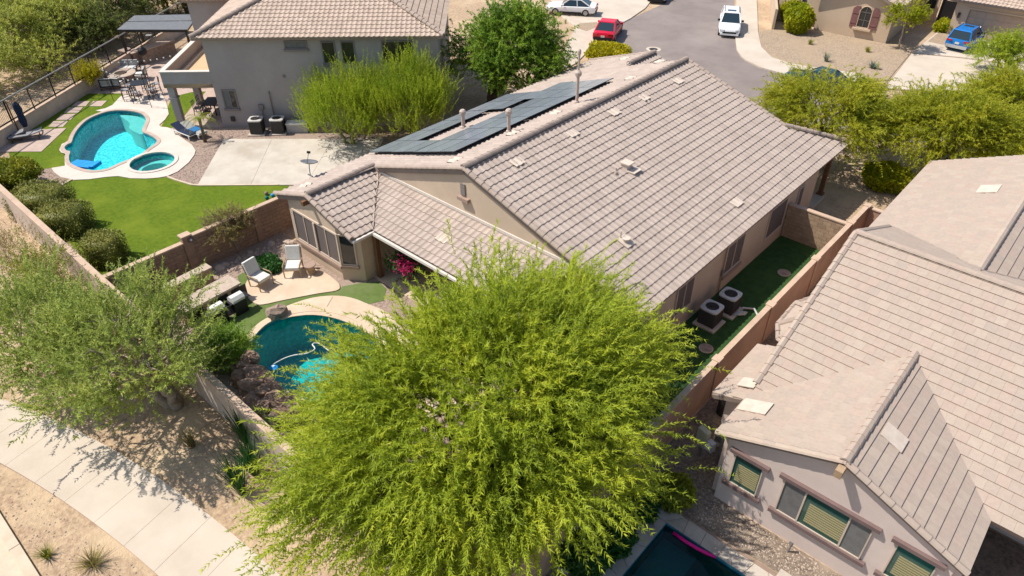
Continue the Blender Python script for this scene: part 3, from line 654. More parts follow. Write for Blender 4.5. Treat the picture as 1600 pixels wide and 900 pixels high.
class Roof:
    """all tiles of one house: nearest ones are single objects, the rest one joined part"""
    def __init__(s, part, kind, m, M=None, world=True, root=None):
        s.part = part; s.kind = kind; s.m = m; s.single = []; s.V = []; s.F = []; s.n = 0; s.M = M or Matrix(); s.root = root; s.tilemesh = None
        V, Fq, du, ds = TEMPL[kind]
        s.tilemesh = np_mesh('tile', V, Fq, m, kind == 's')
        s.pool = []
    def emit(s, V, Fq):
        s.V.append(V.reshape(-1, 3)); k = V.shape[0]; nv = V.shape[1]
        s.F.append((Fq[None] + (np.arange(k) * nv)[:, None, None] + s.n).reshape(-1, Fq.shape[1])); s.n += k * nv
    def plane(s, O, u, w, run, lo, hi, stagger=0.0):
        """O eave point, u along the eave, w horizontal+rise up the slope (x,y,rise), run = horizontal run; lo/hi(x) limits along u at horizontal distance x"""
        T, Fq, du, ds = TEMPL[s.kind]
        O = np.array(O, float); u = np.array(u, float); w = np.array(w, float); k = np.linalg.norm(w); w = w / k
        nrm = np.cross(u, w); slen = run * k; c = 1 / k
        rows = int(math.ceil(slen / ds))
        for r in range(rows):
            s0 = r * ds
            xs = np.array([s0, min(s0 + ds, slen)]) * c
            a0, a1 = min(lo(xs)), max(hi(xs))
            if a1 - a0 < 0.05: continue
            off = stagger * du if r % 2 else 0.0
            j = np.arange(math.floor((a0 - off) / du), math.ceil((a1 - off) / du))
            A = j * du + off
            V = np.repeat(T[None], len(A), 0).copy(); V[:, :, 0] += A[:, None]; V[:, :, 1] += s0
            raw = V[:, :, 0].copy()
            V[:, :, 1] = np.minimum(V[:, :, 1], slen)
            xx = V[:, :, 1] * c
            V[:, :, 0] = np.clip(raw, lo(xx), np.maximum(lo(xx), hi(xx)))
            width = V[:, :, 0].max(1) - V[:, :, 0].min(1)
            ok = width > 0.07
            clean = (np.abs(raw - V[:, :, 0]).max(1) < 1e-5) & (s0 + T[:, 1].max() <= slen)
            P = O + V[..., 0:1] * u + V[..., 1:2] * w + V[..., 2:3] * nrm
            for q in np.nonzero(ok & clean)[0]:
                M = Matrix(((u[0], w[0], nrm[0], 0), (u[1], w[1], nrm[1], 0), (u[2], w[2], nrm[2], 0), (0, 0, 0, 1)))
                M.translation = Vector(O + u * A[q] + w * s0)
                s.pool.append((P[q], M))
            cut = ok & ~clean
            if cut.any(): s.emit(P[cut], Fq)
    def finish(s, n_single=300):
        T, Fq, du, ds = TEMPL[s.kind]
        def score(e):
            p = s.M @ e[1].translation; d = np.array(p) - _C; z = d @ _fw
            if z < 0.5: return 1e9
            x, y = 800 + F_PX * (d @ _rt) / z, 450 - F_PX * (d @ _up) / z
            return z + (0 if 5 < x < 1595 and 5 < y < 895 else 1e4)
        s.pool.sort(key=score)
        keep = [e for e in s.pool[:n_single] if score(e) < 1e3]
        inv = base_inv(s.root) if s.root is not None else Matrix()
        for P, M in keep:
            o = link('tile', s.tilemesh, s.part); o.matrix_world = M if s.root is None else M; o.matrix_parent_inverse = inv
            o.matrix_basis = M
        rest = s.pool[len(keep):]
        if rest: s.emit(np.stack([e[0] for e in rest]), Fq)
        if s.n:
            o = link('tile_field', np_mesh('tile_field', np.concatenate(s.V), np.concatenate(s.F), s.m, s.kind == 's'), s.part); o['kind'] = 'stuff'
            o.matrix_parent_inverse = inv

CAPMESH = {}
def caps(part, p0, p1, m='ridge_cap', r=0.13, L=0.39, root=None, flat=False, lift=0.03):
    """overlapping ridge tiles from p0 to p1"""
    key = (m, r, flat)
    if key not in CAPMESH:
        b = MB(); n = 7; 
        prof = [(math.cos(math.pi * i / (n - 1)), math.sin(math.pi * i / (n - 1))) for i in range(n)] if not flat else [(1.25, -0.25), (0.9, 0.28), (0.0, 0.72), (-0.9, 0.28), (-1.25, -0.25)]
        n = len(prof)
        vs = [(x * r * 1.05, 0, z * r * 1.05 + 0.02) for x, z in prof] + [(x * r * 0.93, L * 1.12, z * r * 0.93) for x, z in prof] + [(x * r * 0.85, 0.0, z * r * 0.85 - 0.02) for x, z in prof]
        b.add(vs, [(i, i + 1, n + i + 1, n + i) for i in range(n - 1)] + [(i + 1, i, 2 * n + i, 2 * n + i + 1) for i in range(n - 1)])
        CAPMESH[key] = b.mesh('ridge_tile', m)
    p0, p1 = Vector(p0), Vector(p1); d = p1 - p0; n = max(1, round(d.length / L)); d /= n; y = d.normalized()
    x = y.cross(Vector((0, 0, 1))).normalized(); z = x.cross(y)
    for k in range(n):
        M = Matrix((x, y, z)).transposed().to_4x4(); M.translation = p0 + d * k + z * lift
        o = link('ridge_tile', CAPMESH[key], part); o.matrix_basis = M
        if root is not None: o.matrix_parent_inverse = base_inv(root)
C0 = lambda v: (lambda x: np.zeros_like(np.asarray(x, float)) + v)
def deck(b, pts, nrm, t=0.16):
    n = Vector(nrm).normalized(); b.slab([Vector(p) - n * 0.012 for p in pts], -n * t)

def window(root, p0, u, n, w, h, panes=((0, 1),), m_pane='screen', m_frame='frame_beige', fr=0.07, sill=None, header=None, blind=None, name='window', world=True, ext=0.12):
    """window on a wall: p0 lower left corner, u along wall, n outward"""
    p0, u, n = Vector(p0), Vector(u).normalized(), Vector(n).normalized(); z = Vector((0, 0, 1))
    def bx(b, a0, a1, z0, z1, d0, d1):
        q = [p0 + u * a + z * zz + n * d for d in (d0, d1) for zz in (z0, z1) for a in (a0, a1)]
        b.add(q, [(0, 2, 3, 1), (4, 5, 7, 6), (0, 1, 5, 4), (2, 6, 7, 3), (1, 3, 7, 5), (0, 4, 6, 2)])
    b = MB()
    bx(b, -fr, w + fr, -fr, 0, 0.0, 0.06); bx(b, -fr, w + fr, h, h + fr, 0.0, 0.06); bx(b, -fr, 0, 0, h, 0.0, 0.06); bx(b, w, w + fr, 0, h, 0.0, 0.06)
    for f0, f1 in panes[1:]: bx(b, f0 * w - 0.025, f0 * w + 0.025, 0, h, 0.0, 0.055)
    fo = b.build(name, m_frame, root, world=world)
    for i, (f0, f1) in enumerate(panes):
        b = MB(); bx(b, f0 * w + 0.003, f1 * w - 0.003, 0.003, h - 0.003, 0.0, 0.025)
        pm = m_pane[i] if isinstance(m_pane, (list, tuple)) else m_pane
        o = b.build('pane', pm, fo); o.matrix_parent_inverse = fo.matrix_parent_inverse
        o.matrix_parent_inverse = Matrix(); 
        if blind and pm == 'glass_green':
            for k in range(blind):
                zz = 0.12 * h + k * 0.62 * h / blind
                b = MB(); bx(b, f0 * w + (f1 - f0) * w * 0.14, f1 * w - 0.03, zz, zz + 0.62 * h / blind * 0.62, 0.024, 0.034)
                b.build('blind_slat', 'blind', fo)
    if sill:
        b = MB(); bx(b, -ext, w + ext, -fr - 0.14, -fr - 0.005, 0.0, 0.13); b.build('sill', sill, fo)
    if header:
        b = MB(); bx(b, -ext, w + ext, h + fr + 0.005, h + fr + 0.14, 0.0, 0.13); b.build('lintel', header, fo)
    return fo

# ================================================================== MAIN HOUSE (low, barrel tiles, solar panels)
P = 1 / 3.0
house = thing('house', 'single-storey beige stucco house with long brown barrel tile roof and solar panels', 'house', (-19, 27, 0))
def wpart(b, name, m, root=house, **k): return b.build(name, m, root, world=True, **k)
wpart(MB().box((-10.34, 27.04, 1.42), (0.2, 16.6, 2.84)), 'wall', 'stucco_beige')
gz = lambda X: 5.80 - P * abs(X + 19)
wpart(MB().slab([(-25.2, 18.30, 0), (-10.25, 18.30, 0), (-10.25, 18.30, 2.86), (-19, 18.30, 5.78), (-25.2, 18.30, gz(-25.2) - 0.02)], (0, 0.2, 0)), 'gable_wall', 'stucco_beige')
wpart(MB().slab([(-27.3, 14.64, 0), (-23.69, 14.64, 0), (-23.69, 14.64, 3.12), (-25.33, 14.64, 3.66), (-27.3, 14.64, 3.0)], (0, 0.2, 0)), 'gable_wall', 'stucco_beige')
wpart(MB().slab([(-23.69, 14.642, 0), (-22.77, 15.262, 0), (-22.77, 15.262, 2.80), (-23.69, 14.642, 2.95)], (-0.1, 0.17, 0)), 'corner_wall', 'stucco_beige')
wpart(MB().box((-22.87, 16.88, 1.36), (0.2, 3.2, 2.72)), 'wall', 'stucco_beige')
wpart(MB().box((-27.2, 26.7, 1.4), (0.2, 23.7, 2.8)), 'wall', 'stucco_beige')
wpart(MB().slab([(-22, 35.35, 0), (-10.46, 35.35, 0), (-10.46, 35.35, 2.84), (-19, 35.35, 5.7), (-22, 35.35, 4.6)], (0, 0.2, 0)), 'gable_wall', 'stucco_beige')
wpart(MB().slab([(-27.1, 38.7, 0), (-19, 38.7, 0), (-19, 38.7, 3.1), (-23.1, 38.7, 4.4), (-27.1, 38.7, 3.1)], (0, 0.2, 0)), 'gable_wall', 'stucco_beige')
wpart(MB().box((-18.9, 37.1, 1.5), (0.2, 3.0, 3.0)), 'wall', 'stucco_beige')
# roof
b = MB(); nR = (P, 0, 1); nL = (-P, 0, 1)
deck(b, [(-9.93, 18.2, 2.95), (-9.93, 38.16, 2.95), (-12.65, 35.75, 2.95 + P * 2.72), (-19, 35.72, 5.973), (-19, 18.2, 5.973)], nR)
deck(b, [(-28.07, 39.2, 2.95), (-28.07, 14.52, 2.95), (-25.33, 14.52, 3.863), (-25.33, 18.2, 3.863), (-19, 18.2, 5.973), (-19, 35.72, 5.973), (-23.1, 35.72, 4.607), (-23.1, 39.2, 4.607)], nL)
deck(b, [(-22.3, 14.52, 2.853), (-22.3, 15.7, 2.853), (-25.33, 18.73, 3.863), (-25.33, 14.52, 3.863)], nR)
deck(b, [(-22.3, 15.65, 2.81), (-13.3, 15.65, 2.81), (-13.3, 18.46, 2.81 + P * 2.81), (-25.1, 18.46, 2.81 + P * 2.81)], (0, -P, 1))
deck(b, [(-18.5, 35.74, 3.073), (-18.5, 39.2, 3.073), (-23.1, 39.2, 4.607), (-23.1, 35.74, 4.607)], nR)
deck(b, [(-9.93, 38.16, 2.93), (-18.4, 38.16, 2.93), (-18.4, 35.76, 2.93 + P * 2.4), (-12.63, 35.76, 2.93 + P * 2.4)], (0, P, 1))
roof = wpart(b, 'roof', 'fascia')
R = Roof(roof, 's', 'tile_s')
R.plane((-9.93, 18.2, 2.95), (0, 1, 0), (-1, 0, P), 9.07, C0(0), lambda x: np.where(x < 2.7, 19.96 - 0.895 * x, 17.52))
R.plane((-28.07, 39.2, 2.95), (0, -1, 0), (1, 0, P), 9.07, lambda x: np.where(x < 4.97, 0, 3.48), lambda x: np.where(x < 2.76, 24.68, 21.0))
R.plane((-22.3, 14.52, 2.853), (0, 1, 0), (-1, 0, P), 3.03, C0(0), lambda x: 1.16 + x)
R.plane((-25.5, 15.65, 2.81), (1, 0, 0), (0, 1, P), 2.82, lambda x: 3.2 - x, C0(12.2))
R.plane((-18.5, 35.76, 3.073), (0, 1, 0), (-1, 0, P), 4.6, C0(0), C0(3.44))
# ridges and rakes
caps(roof, (-19, 18.15, 6.02), (-19, 35.75, 6.02), r=0.15)
caps(roof, (-25.33, 14.52, 3.92), (-25.33, 18.3, 3.92), r=0.15)
caps(roof, (-23.1, 36.3, 4.66), (-23.1, 39.2, 4.66), r=0.15)
caps(roof, (-9.93, 38.2, 3.02), (-12.7, 35.76, 3.93), r=0.13)
for a, c in (((-9.93, 18.2, 2.99), (-19, 18.2, 6.0)), ((-22.3, 14.5, 2.90), (-25.33, 14.5, 3.9)), ((-28.07, 14.5, 2.99), (-25.33, 14.5, 3.9)), ((-24.9, 18.2, 4.05), (-19, 18.2, 6.0)), ((-12.7, 35.8, 3.9), (-19, 35.8, 6.0)), ((-28.07, 39.25, 2.99), (-23.1, 39.25, 4.63))):
    caps(roof, a, c, r=0.12, lift=0.0)
o = wpart(MB().bar((-22.2, 14.47, 2.78), (-22.2, 15.62, 2.78), 0.12, 0.11).bar((-22.25, 15.55, 2.74), (-13.3, 15.55, 2.74), 0.12, 0.12), 'gutter', 'fascia_white')
wpart(MB().bar((-25.05, 18.27, 3.80), (-13.3, 18.27, 3.80), 0.05, 0.12), 'flashing', 'fascia_white')
wpart(MB().bar((-28.0, 14.55, 2.80), (-25.33, 14.55, 3.69), 0.05, 0.16).bar((-25.33, 14.55, 3.69), (-22.35, 14.55, 2.70), 0.05, 0.16), 'rake_board', 'fascia')
wpart(MB().bar((-25.0, 18.25, 3.82), (-19, 18.25, 5.79), 0.05, 0.16).bar((-19, 18.25, 5.79), (-10.0, 18.25, 2.80), 0.05, 0.16), 'rake_board', 'fascia')
wpart(MB().box((-25.33, 14.5, 3.60), (0.16, 0.55, 0.22)), 'ridge_beam', 'wood')
# pale vent tiles
vm = np_mesh('tile_vent', TEMPL['s'][0] * np.array([1, 1.0, 1]) + np.array([0, 0, 0.022]), TEMPL['s'][1], 'vent_pale', True)
def vent_tile(x, y, p0, u, w, n=2):
    u = Vector(u); w = Vector(w).normalized(); nn = u.cross(w)
    q = onplane(x, y, p0, nn)
    for k in range(n):
        M = Matrix((u, w, nn)).transposed().to_4x4(); M.translation = q + u * (k - n / 2) * 0.305 - w * 0.2 + nn * 0.02
        o = link('tile_vent', vm, roof); o.matrix_basis = M
rs = ((-9.93, 18.2, 2.95), (0, 1, 0), (-1, 0, P)); lsp = ((-28.07, 39.2, 2.95), (0, -1, 0), (1, 0, P)); pr = ((-25.5, 15.65, 2.81), (1, 0, 0), (0, 1, P))
for q in ((1060, 128), (1007, 154), (960, 177), (895, 210), (809, 255), (1151, 318)): vent_tile(*q, *rs)
for q in ((711, 252), (802, 210), (868, 178), (976, 93), (1030, 98), (985, 124), (660, 231), (478, 291)): vent_tile(*q, *lsp)
vent_tile(692, 374, *pr)
def roof_pipe(x, y, pl, h, r, capr=None, name='vent_pipe', m='pipe_tan'):
    u = Vector(pl[1]); w = Vector(pl[2]).normalized(); q = onplane(x, y, pl[0], u.cross(w)) + Vector((0, 0, 0.03))
    b = MB().lathe([(r * 1.8, 0), (r * 1.5, 0.1), (r, 0.14), (r, h)], 10)
    o = b.build(name, m, roof, smooth=False); o.location = q
    if capr:
        c = MB().lathe([(capr * 0.7, -0.06), (capr, 0), (capr, 0.14), (capr * 0.6, 0.22)], 12).build('pipe_cap', m, o); c.location = (0, 0, h)
    return o
roof_pipe(901, 162, lsp, 1.45, 0.075, 0.17); op = roof_pipe(901, 161.6, lsp, 2.5, 0.05, 0.085)
roof_pipe(795, 208, lsp, 0.95, 0.085, 0.16); roof_pipe(724, 201, lsp, 0.8, 0.1, 0.17)
roof_pipe(962, 270, rs, 0.22, 0.04); roof_pipe(962.5, 273, rs, 0.12, 0.045)
q = onplane(978, 262, rs[0], Vector(rs[1]).cross(Vector(rs[2])))
o = MB().box((0, 0, 0.1), (0.36, 0.36, 0.3)).box((0.05, 0, 0.27), (0.5, 0.46, 0.06)).build('box_vent', 'vent_pale', roof); o.location = q
o = MB().box((0.35, 0.1, -0.02), (0.5, 0.6, 0.04)).build('vent_flashing', 'vent_pale', roof); o.location = q + Vector((0, 0, -0.02))
q = onplane(978, 380, rs[0], Vector(rs[1]).cross(Vector(rs[2])))
o = MB().box((0, 0, 0.09), (0.6, 0.55, 0.03), M=Matrix.Translation((0, 0, 0.1)) @ Matrix.Rotation(math.atan(P), 4, 'Y')).lathe([(0.12, 0.1), (0.12, 0.2), (0.17, 0.2), (0.17, 0.26)], 12).build('vent_flashing', 'vent_pale', roof); o.location = q
o = MB().lathe([(0.03, 0), (0.03, 0.45)], 8).build('vent_pipe', 'vent_pale', roof); o.location = q + Vector((-0.25, -0.05, 0.05))
# solar array: two blocks of panels lying just above the left slope
nl = Vector((-P, 0, 1)).normalized(); wl = Vector((1, 0, P)).normalized()
pan = MB(); pan.slab([(0, 0, 0), (1.0, 0, 0), (1.0, 1.72, 0), (0, 1.72, 0)], (0, 0, -0.035)); panm = pan.mesh('solar_panel', 'metal_black')
glz = MB().slab([(0.015, 0.015, 0.004), (0.985, 0.015, 0.004), (0.985, 1.705, 0.004), (0.015, 1.705, 0.004)], (0, 0, -0.003)).mesh('panel_glass', 'solar')
def panel(X, Y):
    z = 2.95 + P * (X + 28.07)
    M = Matrix((wl, Vector((0, 1, 0)), nl)).transposed().to_4x4(); M.translation = Vector((X, Y, z)) + nl * 0.24
    o = link('solar_panel', panm, roof); o.matrix_basis = M
    g_ = link('panel_glass', glz, o)
for iy in range(7):                                   # long upper strip, two panels deep, landscape rows
    for ix in range(3): panel(-23.95 + ix * 0.955, 19.75 + iy * 1.74)
for iy in range(4):
    for ix in range(2): panel(-27.6 + ix * 0.955, 19.85 + iy * 1.74)
for ix in range(2): panel(-25.7 + ix * 0.955, 19.80)
for iy in range(2):
    for ix in range(3): panel(-27.5 + ix * 0.955, 26.85 + iy * 1.74)
for iy in range(2): panel(-24.9, 28.6 + iy * 1.74)
# windows, doors, eaves
ux = Vector((1, 0, 0)); uy = Vector((0, 1, 0))
def wx(y0, y1, z0, z1, panes, **k): return window(house, (-10.24, y0, z0), uy, ux, y1 - y0, z1 - z0, panes, **k)
h2 = ((0, .5), (.5, 1))
wx(25.55, 27.1, 0.9, 2.4, h2, sill='trim_tan'); wx(29.75, 31.55, 0.8, 2.35, ((0, 1),)); wx(21.4, 22.65, 1.0, 2.4, h2); wx(33.0, 33.5, 0.9, 2.2, ((0, 1),))
window(house, (-26.95, 14.64, 0.95), ux, -uy, 3.28, 1.52, ((0, .25), (.25, .5), (.5, .75), (.75, 1)), sill='trim_tan', fr=0.09)
wpart(MB().box((-25.31, 14.57, 1.71), (0.13, 0.05, 1.5)), 'mullion', 'frame_beige')
cu = (Vector((-22.77, 15.262, 0)) - Vector((-23.69, 14.642, 0))).normalized()
window(house, Vector((-23.69, 14.642, 0.95)) + cu * 0.14, cu, Vector((cu.y, -cu.x, 0)), 0.62, 1.5, ((0, 1),), m_pane='glass_dark', sill='trim_tan')
wpart(MB().box((-22.52, 15.9, 1.35), (0.2, 0.2, 2.7)), 'post', 'wood')
wpart(MB().box((-10.4, 37.2, 1.4), (0.22, 0.22, 2.8)).box((-10.4, 37.2, 0.1), (0.36, 0.36, 0.2)), 'post', 'wood')
wpart(MB().box((-10.75, 36.3, 0.06), (1.3, 1.8, 0.12)), 'porch_slab', 'concrete')
wpart(MB().box((-19.18, 18.28, 4.93), (0.26, 0.06, 0.55)), 'gable_vent', 'trim_grey')
wpart(MB().box((-19.1, 18.22, 4.52), (0.62, 0.2, 0.16)), 'vent_ledge', 'trim_tan')
wpart(MB().box((-10.18, 25.4, 1.1), (0.08, 0.14, 0.3)), 'outlet_box', 'metal_grey')
wpart(MB().tube([(-10.17, 25.35, 0.1), (-10.17, 25.35, 2.7)], 0.03), 'conduit', 'trim_tan')
wpart(MB().box((-19, 18.2 - 1.2, 0.03), (8, 2.6, 0.06)), 'porch_slab', 'deck_tan')
R.finish(300)
# satellite dish on the rear left eave
t = thing('satellite_dish', 'grey round satellite dish on the low tile roof edge above the lawn', 'satellite dish', tuple(G(485, 274, 3.05)))
b = MB().tube([(0, 0, 0), (-0.06, 0.05, 0.35), (-0.12, 0.12, 0.55)], 0.025).bar((-0.2, 0, 0), (0.2, 0, 0), 0.05); b.build('mast', 'metal_grey', t)
b = MB(); prof = [(0.02, 0.0), (0.2, 0.02), (0.33, 0.06), (0.43, 0.11)]
b.lathe(prof + [(0.42, 0.125), (0.32, 0.075), (0.19, 0.035), (0.01, 0.012)], 20); d_ = b.build('reflector', 'metal_grey', t, smooth=True); d_.location = (-0.12, 0.12, 0.55); d_.rotation_euler = (rad(-14), rad(6), AZ)
b = MB().tube([(0.0, -0.42, 0.1), (0.0, -0.1, 0.55)], 0.015).box((0, -0.08, 0.58), (0.16, 0.1, 0.1)); e_ = b.build('feed_arm', 'metal_dark', t); e_.location = (-0.12, 0.12, 0.55); e_.rotation_euler = d_.rotation_euler

# ================================================================== RIGHT HOUSE (flat tiles)
Q = 0.42
hr = thing('house', 'pinkish stucco house with pale flat tile roof and three green-tinted rear windows', 'house', (-1.6, 22, 0))
rp = lambda b, n, m, **k: b.build(n, m, hr, world=True, **k)
rp(MB().slab([(-4.8, 15.33, 0), (1.65, 15.33, 0), (1.65, 15.33, 2.85), (-1.6, 15.33, 4.21), (-4.8, 15.33, 2.87)], (0, 0.2, 0)), 'gable_wall', 'stucco_pink')
rp(MB().box((-4.9, 26.9, 1.42), (0.2, 22.7, 2.84)), 'wall', 'stucco_pink')
rp(MB().slab([(-5.0, 17.6, 2.8), (-5.0, 30.6, 2.8), (-5.0, 24.3, 5.65)], (0.2, 0, 0)), 'gable_wall', 'stucco_pink')
rp(MB().box((1.75, 16.6, 1.4), (0.2, 2.3, 2.8)), 'wall', 'stucco_pink')
rp(MB().box((8, 20.2, 1.4), (12.4, 0.2, 2.8)), 'wall', 'stucco_pink')
rp(MB().box((-5.4, 18.7, 1.2), (0.9, 2.8, 2.4)), 'wall', 'stucco_pink')
rp(MB().box((-5.3, 22.4, 1.3), (1.0, 2.6, 2.6)), 'bay_wall', 'stucco_pink')
rp(MB().box((-1.35, 38.5, 1.5), (7.3, 0.2, 3.0)), 'wall', 'stucco_pink')
b = MB(); nf = (0, -Q, 1)
z0 = 2.93
deck(b, [(-5.2, 15.2, z0), (-5.2, 17.3, z0), (-1.65, 20.85, z0 + Q * 3.55), (-1.65, 15.2, z0 + Q * 3.55)], (-Q, 0, 1))
deck(b, [(1.9, 15.2, z0), (1.9, 17.3, z0), (-1.65, 20.85, z0 + Q * 3.55), (-1.65, 15.2, z0 + Q * 3.55)], (Q, 0, 1))
deck(b, [(-5.15, 17.3, z0), (14, 17.3, z0), (14, 24.3, z0 + Q * 7), (-5.15, 24.3, z0 + Q * 7)], nf)
deck(b, [(14, 31.3, z0), (-5.15, 31.3, z0), (-5.15, 24.3, z0 + Q * 7), (14, 24.3, z0 + Q * 7)], (0, Q, 1))
deck(b, [(-6.05, 30.2, z0), (-6.05, 38.9, z0), (-1.35, 38.9, z0 + Q * 4.7), (-1.35, 25.5, z0 + Q * 4.7), (-5.15, 29.3, z0 + Q * 0.9)], (-Q, 0, 1))
deck(b, [(3.35, 38.9, z0), (3.35, 30.2, z0), (-1.35, 25.5, z0 + Q * 4.7), (-1.35, 38.9, z0 + Q * 4.7)], (Q, 0, 1))
deck(b, [(-6.3, 20.4, 2.42), (-6.3, 17.05, 2.42), (-5.1, 17.05, 2.42 + Q * 1.2), (-5.1, 20.4, 2.42 + Q * 1.2)], (-Q, 0, 1))
rr = rp(b, 'roof', 'fascia')
T = Roof(rr, 'flat', 'tile_flat')
T.plane((-5.2, 21.0, z0), (0, -1, 0), (1, 0, Q), 3.55, lambda x: 3.7 - x, C0(5.80), 0.5)
T.plane((1.9, 15.2, z0), (0, 1, 0), (-1, 0, Q), 3.55, C0(0), lambda x: 2.10 + x, 0.5)
T.plane((-5.15, 17.3, z0), (1, 0, 0), (0, 1, Q), 3.6, C0(0), lambda x: np.minimum(x, 3.525), 0.5)
T.plane((-5.15, 17.3, z0), (1, 0, 0), (0, 1, Q), 3.6, lambda x: np.maximum(7.05 - x, 3.525), C0(16), 0.5)
T.plane((-5.15, 20.9, z0 + Q * 3.6), (1, 0, 0), (0, 1, Q), 3.4, C0(0), C0(16), 0.5)
T.plane((14, 31.3, z0), (-1, 0, 0), (0, -1, Q), 7.0, lambda x: np.where(x < 4.7, 16.2 + 0 * x + np.maximum(0, 4.0 - x), 15.3), C0(19.15), 0.5)
T.plane((14, 31.3, z0), (-1, 0, 0), (0, -1, Q), 7.0, C0(4), lambda x: np.where(x < 5.8, 9.6 + x, 15.3), 0.5)
T.plane((-6.05, 38.9, z0), (0, -1, 0), (1, 0, Q), 4.7, C0(0), lambda x: np.maximum(8.67, 7.77 + x), 0.5)
T.plane((3.35, 26.0, z0), (0, 1, 0), (-1, 0, Q), 4.7, lambda x: 4.2 - x, C0(12.9), 0.5)
T.plane((-6.3, 20.4, 2.42), (0, -1, 0), (1, 0, Q), 1.25, C0(0), C0(3.35), 0.5)
fc = dict(m='tile_flat', r=0.115, flat=True)
caps(rr, (-1.65, 15.15, z0 + Q * 3.55 + 0.02), (-1.65, 20.9, z0 + Q * 3.55 + 0.02), **fc)
caps(rr, (-5.2, 24.3, z0 + Q * 7 + 0.02), (14, 24.3, z0 + Q * 7 + 0.02), **fc)
caps(rr, (-1.35, 38.9, z0 + Q * 4.7 + 0.02), (-1.35, 26.4, z0 + Q * 4.7 + 0.02), **fc)
caps(rr, (-5.2, 17.75, z0 + Q * 0.45 + 0.0), (-5.2, 24.3, z0 + Q * 7), m='tile_flat', r=0.1, flat=True)
caps(rr, (-5.2, 29.6, z0 + Q * 1.7), (-5.2, 24.3, z0 + Q * 7), m='tile_flat', r=0.1, flat=True)
caps(rr, (-5.2, 15.22, z0), (-1.65, 15.22, z0 + Q * 3.55), m='tile_flat', r=0.1, flat=True, lift=0.0)
caps(rr, (1.9, 15.22, z0), (-1.65, 15.22, z0 + Q * 3.55), m='tile_flat', r=0.1, flat=True, lift=0.0)
T.finish(300)
# bay roof: five facets with hip tiles
ap = Vector((-5.0, 22.35, 3.45)); ring_ = [Vector(p) for p in ((-5.0, 20.55, 2.78), (-5.75, 20.75, 2.78), (-6.15, 21.55, 2.78), (-6.2, 23.2, 2.78), (-5.85, 24.0, 2.78), (-5.0, 24.2, 2.78))]
b = MB(); 
for a, c in zip(ring_[:-1], ring_[1:]): b.slab([a, c, ap], (0, 0, -0.1))
br_ = rp(b, 'bay_roof', 'tile_flat')
for q in ring_[1:-1]: caps(br_, q + (ap - q) * 0.02, q + (ap - q) * 0.9, m='ridge_cap', r=0.1, flat=True, lift=0.02)
for a, c in zip(ring_[:-1], ring_[1:]): caps(br_, a + Vector((0, 0, 0.0)), c, m='ridge_cap', r=0.08, flat=True, lift=0.0)
rp(MB().bar((-5.22, 15.25, 2.82), (-1.65, 15.25, 4.33), 0.05, 0.13).bar((-1.65, 15.25, 4.33), (1.92, 15.25, 2.82), 0.05, 0.13), 'rake_board', 'trim_tan')
rp(MB().box((-1.65, 15.1, 4.18), (0.2, 0.5, 0.26)), 'ridge_beam', 'wood_pale')
for q, sz in (((1180, 635), (0.62, 0.95)), ((1398, 683), (0.62, 0.7)), ((1545, 295), (0.9, 0.8)), ((1170, 598), (0.5, 0.6))):
    if q[0] == 1398: pl_ = ((1.9, 15.2, z0), Vector((0, 1, 0)), Vector((-1, 0, Q)).normalized())
    elif q[0] == 1545: pl_ = ((-6.05, 38.9, z0), Vector((0, -1, 0)), Vector((1, 0, Q)).normalized())
    else: pl_ = ((-5.2, 21.0, z0), Vector((0, -1, 0)), Vector((1, 0, Q)).normalized())
    n_ = pl_[1].cross(pl_[2]); c_ = onplane(*q, Vector(pl_[0]) + n_ * 0.06, n_)
    M = Matrix((pl_[1], pl_[2], n_)).transposed().to_4x4(); M.translation = c_
    o = MB().box((0, 0, 0), (sz[0], sz[1], 0.035)).build('roof_vent', 'vent_pale', rr); o.matrix_basis = M
q = onplane(1475, 385, (14, 31.3, z0), (0, Q, 1)); o = MB().lathe([(0.12, 0), (0.06, 0.12), (0.05, 0.35)], 10).box((0, 0, 0.02), (0.7, 0.4, 0.03)).build('vent_pipe', 'vent_pale', rr); o.location = q + Vector((0, 0, 0.04))
kw = dict(m_frame='frame_beige', sill='trim_mauve', header='trim_mauve', fr=0.035, ext=0.2)
yw = 15.33
window(hr, (-4.45, yw, 1.12), ux, -uy, 0.85, 1.28, ((0, 1),), m_pane='glass_green', blind=9, **kw)
xa, xb = onY(1262, 768, yw).x, onY(1331, 807, yw).x; W_ = 2.5
fa, fb = (xa + 2.88) / W_, (xb + 2.88) / W_
window(hr, (-2.88, yw, 1.12), ux, -uy, W_, 1.38, ((0, fa), (fa, fb), (fb, 1)), m_pane=('screen_grey', 'glass_green', 'screen_grey'), blind=9, **kw)
window(hr, (0.32, yw, 1.12), ux, -uy, 0.95, 1.38, ((0, 1),), m_pane='glass_green', blind=9, **kw)
sheet('shaded_patio', [(1.9, 15.35), (14, 15.35), (14, 20), (1.9, 20)], 0.02, 'gravel_dark')

